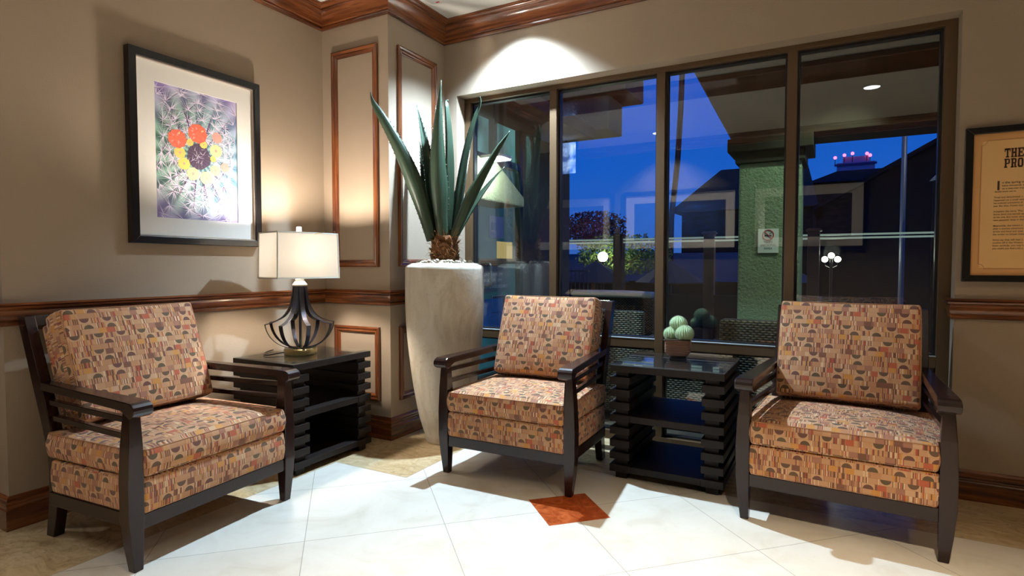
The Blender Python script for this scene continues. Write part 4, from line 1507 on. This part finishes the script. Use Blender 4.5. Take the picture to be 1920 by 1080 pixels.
wicker_chair(1.53, 1.18, 'green grey wicker armchair outside the glass behind the middle armchair')
wicker_chair(2.70, 0.86, 'brown grey wicker armchair outside the glass against the green column')
wt_ = thing('wicker_table', 'low wicker table outside the glass seen through the cactus table', 'outdoor table', (2.13, 1.15, -.02))
bm = bmesh.new(); box(bm, -.16, .16, 0, .36, .03, .36)
link('body', bm, M_WICK, wt_, bevel=.012)
bm = bmesh.new(); box(bm, -.165, .165, -.005, .365, .36, .378)
link('table_top', bm, M_WICK, wt_, bevel=.004)
for sx in (-.15, .12):
    for sy in (.01, .32):
        bm = bmesh.new(); box(bm, sx, sx + .03, sy, sy + .03, 0, .03)
        link('leg', bm, M_BLACK, wt_)

# porch fence rail with timber posts
fence = thing('patio_fence', 'timber post fence with pale glowing top rail beyond the patio chairs', 'fence', (0, 5.0, -.02))
for x in (-2.3, -1.0, .385, 1.60, 2.795, 4.1, 5.4):
    bm = bmesh.new(); box(bm, x - .065, x + .065, -.065, .065, 0, 1.53)
    po_ = link('post', bm, M_OWOOD, fence, bevel=.006)
    bm = bmesh.new(); box(bm, x - .085, x + .085, -.085, .085, 1.53, 1.55); box(bm, x - .07, x + .07, -.07, .07, 1.55, 1.565)
    link('post_cap', bm, M_OWOOD, po_, bevel=.004)
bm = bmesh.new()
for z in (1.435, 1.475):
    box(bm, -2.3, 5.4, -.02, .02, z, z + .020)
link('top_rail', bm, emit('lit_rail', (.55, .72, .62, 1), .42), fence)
bm = bmesh.new(); box(bm, -2.3, 2.73, -.015, .015, .08, .74)
link('low_panel', bm, plain('dark_fence_board', srgb(34, 32, 34), .6, .3, var=.2, vscale=4), fence)
ir = thing('iron_fence', 'black iron bar fence in front of the grey parasols', 'fence', (-.2, 4.4, -.02))
for k in range(12):
    bm = bmesh.new(); tube(bm, [(-.3 + k * .06, 0, 0), (-.3 + k * .06, 0, 1.08)], .007, 6)
    link('bar', bm, plain('grey_iron', srgb(80, 84, 92), .4, .5, .4), ir) if k == 0 else link('bar', bm, bpy.data.materials['grey_iron'], ir)
bm = bmesh.new(); box(bm, -.32, .38, -.01, .01, 1.04, 1.06); box(bm, -.32, .38, -.01, .01, .12, .14)
link('cross_rail', bm, bpy.data.materials['grey_iron'], ir)

# parasols, sofa, lamps, trees
M_CANV = plain('grey_parasol_canvas', srgb(88, 82, 76), .85, .2, var=.1)
for (x, y, lab) in ((-.25, 5.80, 'grey open parasol beside the lit green tree'), (.85, 6.0, 'grey open parasol seen right of the second mullion')):
    p = thing('parasol', lab, 'parasol', (x, y, -.02), 0, 'grey poolside parasols')
    p.scale = (1, 1, .93)
    bm = bmesh.new()
    rings = [[(r * cos(2 * pi * k / 8 + .4), r * sin(2 * pi * k / 8 + .4), z) for k in range(8)] for r, z in ((.02, 1.28), (.24, 1.14), (.52, .94), (.51, .92), (.235, 1.12), (.02, 1.26))]
    loft(bm, rings)
    link('canopy', bm, M_CANV, p)
    bm = bmesh.new(); tube(bm, [(0, 0, 0), (0, 0, 1.30)], .02, 10)
    link('pole', bm, M_BLACK, p)
so_ = thing('outdoor_sofa', 'long low outdoor sofa with pale edge behind the middle armchair', 'outdoor sofa', (.92, 3.2, -.02))
bm = bmesh.new(); box(bm, -.50, .45, 0, .12, .10, .78)
link('backrest', bm, M_WICK, so_, bevel=.02)
bm = bmesh.new(); box(bm, -.50, .45, .12, .70, .10, .36)
link('seat', bm, M_WICK, so_, bevel=.02)
bm = bmesh.new(); slab(bm, [(-.48, -.02), (.43, -.02), (.43, .14), (-.48, .14)], .775, .845, .03, puff=.01, step=.05)
link('cushion', bm, M_CUSH, so_, smooth=True)
for sx in (-.48, .42):
    for sy in (.02, .64):
        bm = bmesh.new(); box(bm, sx, sx + .03, sy, sy + .03, 0, .10)
        link('leg', bm, M_BLACK, so_)
M_GLOBE = emit('globe_lamp', (1.0, 1.0, .82, 1), 7.0)
gp = thing('globe_lamp', 'single glowing globe lamp in front of the leafy tree', 'garden lamp', (-.40, 6.5, -.02))
bm = bmesh.new(); bmesh.ops.create_uvsphere(bm, u_segments=20, v_segments=12, radius=.085, matrix=Matrix.Translation((0, 0, 1.27)))
link('globe', bm, M_GLOBE, gp, smooth=True)
bm = bmesh.new(); tube(bm, [(0, 0, 0), (0, 0, 1.19)], .025, 10)
link('post', bm, M_BLACK, gp)
gl_ = bpy.data.lights.new('globe_glow', 'POINT'); gl_.energy = 26; gl_.color = (.95, 1, .62); gl_.shadow_soft_size = .08
glo = bpy.data.objects.new('globe_glow', gl_); COL.objects.link(glo); glo.parent = gp; glo.location = (0, .14, 1.35)
cl = thing('lamp_post', 'garden lamp post with three glowing globes past the right armchair', 'garden lamp', (2.98, 6.0, -.02))
for dx, dz in ((-.075, 1.205), (0, 1.255), (.075, 1.205)):
    bm = bmesh.new(); bmesh.ops.create_uvsphere(bm, u_segments=20, v_segments=12, radius=.040, matrix=Matrix.Translation((dx, 0, dz)))
    link('globe', bm, M_GLOBE, cl, smooth=True)
bm = bmesh.new(); tube(bm, [(0, 0, 0), (0, 0, 1.215)], .02, 10)
tube(bm, [(-.075, 0, 1.165), (-.07, 0, 1.12), (0, 0, 1.08), (.07, 0, 1.12), (.075, 0, 1.165)], .008, 6)
link('post', bm, M_BLACK, cl)
g2 = bpy.data.lights.new('lamp_post_glow', 'POINT'); g2.energy = 10; g2.color = (1, 1, .75); g2.shadow_soft_size = .1
g2o = bpy.data.objects.new('lamp_post_glow', g2); COL.objects.link(g2o); g2o.parent = cl; g2o.location = (0, -.12, 1.3)


def tree(name, label, x, y, z, rx, rz, n, seed, mat, leafsz=.06):
    t = thing(name, label, 'tree', (x, y, -.02))
    r = random.Random(seed)
    bm = bmesh.new()
    for i in range(n):
        while True:
            v = Vector((r.uniform(-1, 1), r.uniform(-1, 1), r.uniform(-1, 1)))
            if .25 < v.length < 1 + .15 * r.random():
                break
        c = Vector((v.x * rx, v.y * rx * .6, z + v.z * rz))
        a = Vector((r.uniform(-1, 1), r.uniform(-1, 1), r.uniform(-1, 1))).normalized()
        b = a.orthogonal().normalized()
        s = leafsz * r.uniform(.6, 1.3)
        k = a.cross(b) * s * .08
        vs = [c - a * s, c + b * s * .45 + k, c + a * s, c - b * s * .45 + k]
        bm.faces.new([bm.verts.new(q) for q in vs])
    link('foliage', bm, mat, t)['kind'] = 'stuff'
    bm = bmesh.new(); tube(bm, [(0, 0, 0), (.03, 0, z * .5), (0, 0, z)], [.07, .05, .03], 8)
    for k in range(5):
        a = k * 1.25
        tube(bm, [(0, 0, z * .75), (rx * .5 * cos(a), rx * .3 * sin(a), z + rz * .3)], [.03, .012], 6)
    link('trunk', bm, M_TRUNK, t)


tree('leafy_tree', 'green tree lit up by the single globe lamp', -.35, 7.4, 1.32, .85, .36, 3200, 1, plain('green_leaves', srgb(92, 112, 54), .7, var=.35), .034)
tree('red_tree', 'reddish brown tree rising above the fence in the second pane', -1.15, 8.0, 1.85, .66, .34, 2800, 2, plain('red_leaves', srgb(96, 48, 44), .7, var=.45), .034)

pt = thing('palm_tree', 'thin tall palm trunk against the blue sky', 'tree', (.12, 9.0, -.02))
bm = bmesh.new(); tube(bm, [(0, 0, 0), (.02, 0, 2.1), (.13, 0, 3.2), (.18, 0, 4.2), (.22, 0, 5.6), (.22, 0, 6.6)], .055, 10)
link('trunk', bm, plain('palm_bark', srgb(58, 50, 54), .9, .1, var=.3), pt)
bm = bmesh.new()
for k in range(16):
    a = 2 * pi * k / 16
    pts = bez([(.22, 0, 6.6), (.22 + .5 * cos(a), .5 * sin(a), 7.1), (.22 + 1.1 * cos(a), 1.1 * sin(a), 6.2)], 8)
    strip(bm, pts, Vector((-sin(a), cos(a), 0)), [.05, .16, .2, .2, .18, .14, .1, .06, .02], .006, None)
link('fronds', bm, plain('palm_frond', srgb(40, 56, 36), .8, .2), pt)

# low pavilion closing the view under the fence rail
pv = thing('pool_pavilion', 'low grey hip roofed pavilion behind the parasols and fence', 'building', (-1.2, 10.2, -.02))
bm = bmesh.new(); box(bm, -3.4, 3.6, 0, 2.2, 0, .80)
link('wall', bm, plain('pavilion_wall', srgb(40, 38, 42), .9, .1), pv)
bm = bmesh.new()
loft(bm, [[(-3.7, -.3, .78), (3.9, -.3, .78), (3.9, 2.5, .78), (-3.7, 2.5, .78)], [(-2.4, 1.0, 1.42), (2.6, 1.0, 1.42), (2.6, 1.2, 1.42), (-2.4, 1.2, 1.42)]])
link('roof', bm, plain('grey_roof', srgb(104, 98, 94), .9, .1, var=.15, vscale=4), pv)
# far buildings
h1 = thing('brown_roofed_house', 'house with brown hip roof left of the green column', 'building', (.6, 15.0, -.02))
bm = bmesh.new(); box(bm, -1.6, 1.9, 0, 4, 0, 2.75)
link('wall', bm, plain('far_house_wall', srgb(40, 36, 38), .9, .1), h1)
bm = bmesh.new()
loft(bm, [[(-1.9, -.3, 2.72), (2.05, -.3, 2.72), (2.05, 4.3, 2.72), (-1.9, 4.3, 2.72)], [(-.75, 1.6, 4.15), (1.7, 1.6, 4.15), (1.7, 2.4, 4.15), (-.75, 2.4, 4.15)]])
link('roof', bm, plain('far_brown_roof', srgb(96, 70, 58), .9, .1, var=.2, vscale=3), h1)
h2 = thing('gabled_house', 'dark gabled house at the right edge of the rightmost pane', 'building', (4.4, 12.0, -.02))
bm = bmesh.new()
prf = [(-1.6, 0), (2.2, 0), (2.2, 2.9), (.75, 3.8), (-1.6, 2.45)]
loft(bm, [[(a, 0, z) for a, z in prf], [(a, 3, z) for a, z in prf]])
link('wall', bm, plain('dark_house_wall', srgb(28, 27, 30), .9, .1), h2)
bm = bmesh.new()
for a, b in (((-1.8, 2.34), (.75, 3.82)), ((.75, 3.82), (2.4, 2.8))):
    loft(bm, [[(a[0], y, a[1]), (b[0], y, b[1]), (b[0], y, b[1] + .09), (a[0], y, a[1] + .09)] for y in (-.3, 3.2)])
link('roof', bm, plain('dark_roof', srgb(36, 30, 34), .9, .1), h2)
cab = thing('white_canopy', 'white lit peaked canopy at the right edge of the rightmost pane', 'canopy', (4.52, 5.75, .10))
bm = bmesh.new()
loft(bm, [[(-.47, -.45, 2.07), (.47, -.45, 2.07), (.47, .45, 2.07), (-.47, .45, 2.07)], [(-.02, -.02, 2.60), (.02, -.02, 2.60), (.02, .02, 2.60), (-.02, .02, 2.60)]])
link('canopy_top', bm, plain('white_canvas', srgb(222, 214, 196), .8, .2), cab)
for sx in (-.44, .41):
    for sy in (-.42, .39):
        bm = bmesh.new(); box(bm, sx, sx + .03, sy, sy + .03, -.12, 2.09)
        link('pole', bm, M_BLACK, cab)
cl_ = bpy.data.lights.new('canopy_glow', 'POINT'); cl_.energy = 16; cl_.color = (1, .9, .7)
clo = bpy.data.objects.new('canopy_glow', cl_); COL.objects.link(clo); clo.parent = cab; clo.location = (-.2, -.9, 2.55)
fp = thing('light_pole', 'pale metal pole crossing the sky in the rightmost pane', 'pole', (3.76, 6.0, -.02))
bm = bmesh.new(); tube(bm, [(0, 0, 0), (0, 0, 2.9)], .03, 12)
link('shaft', bm, plain('pale_metal', srgb(120, 124, 130), .4, .5, .3), fp)
bm = bmesh.new(); tube(bm, [(0, 0, 0), (0, 0, .05)], .09, 16)
link('pole_base', bm, bpy.data.materials['pale_metal'], fp)
h3 = thing('low_dark_building', 'long low dark building below the distant tower', 'building', (5.0, 21.0, -.02))
bm = bmesh.new(); box(bm, -2.6, 5.0, 0, 4, 0, 4.1)
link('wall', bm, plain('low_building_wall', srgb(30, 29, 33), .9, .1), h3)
bm = bmesh.new()
loft(bm, [[(-2.9, -.3, 4.08), (5.3, -.3, 4.08), (5.3, 4.3, 4.08), (-2.9, 4.3, 4.08)], [(-1.9, 1.2, 4.65), (4.3, 1.2, 4.65), (4.3, 2.8, 4.65), (-1.9, 2.8, 4.65)]])
link('roof', bm, bpy.data.materials['dark_roof'], h3)
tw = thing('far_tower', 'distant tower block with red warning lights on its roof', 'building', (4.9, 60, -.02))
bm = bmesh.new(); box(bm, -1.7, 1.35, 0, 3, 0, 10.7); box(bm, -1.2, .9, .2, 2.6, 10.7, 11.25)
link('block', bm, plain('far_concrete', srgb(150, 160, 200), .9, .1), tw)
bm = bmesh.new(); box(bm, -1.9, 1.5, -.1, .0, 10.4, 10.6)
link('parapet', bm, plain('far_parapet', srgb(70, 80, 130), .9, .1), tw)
M_RL = emit('red_beacon', (1, .12, .22, 1), 5.0)
for dx, dz in ((-1.85, 11.22), (-1.1, 11.40), (-.45, 11.50), (.70, 11.40), (.95, 11.22)):
    bm = bmesh.new(); bmesh.ops.create_uvsphere(bm, u_segments=10, v_segments=8, radius=.15, matrix=Matrix.Translation((dx, -.05, dz)))
    bc_ = link('beacon', bm, M_RL, tw)
    bm = bmesh.new(); tube(bm, [(dx, -.05, dz - .1), (dx, .25, 10.5)], .03, 5)
    link('mast', bm, M_BLACK, bc_)
pool = thing('swimming_pool', 'lit blue swimming pool glimpsed low in the rightmost pane', 'pool', (5.3, 9.0, -.02))
bm = bmesh.new(); box(bm, -1.6, 3, -2.5, 2, .004, .012)
t_ = NT('lit_pool_water'); t_.base(srgb(8, 60, 130), .1, .5)
t_.b.inputs['Emission Color'].default_value = srgb(20, 130, 220); t_.b.inputs['Emission Strength'].default_value = .75
link('water', bm, t_.m, pool)
bm = bmesh.new()
for q in ((-1.75, -1.6, -2.65, 2.15), (3, 3.15, -2.65, 2.15), (-1.6, 3, -2.65, -2.5), (-1.6, 3, 2, 2.15)):
    box(bm, q[0], q[1], q[2], q[3], 0, .03)
link('coping', bm, M_STUC2, pool)
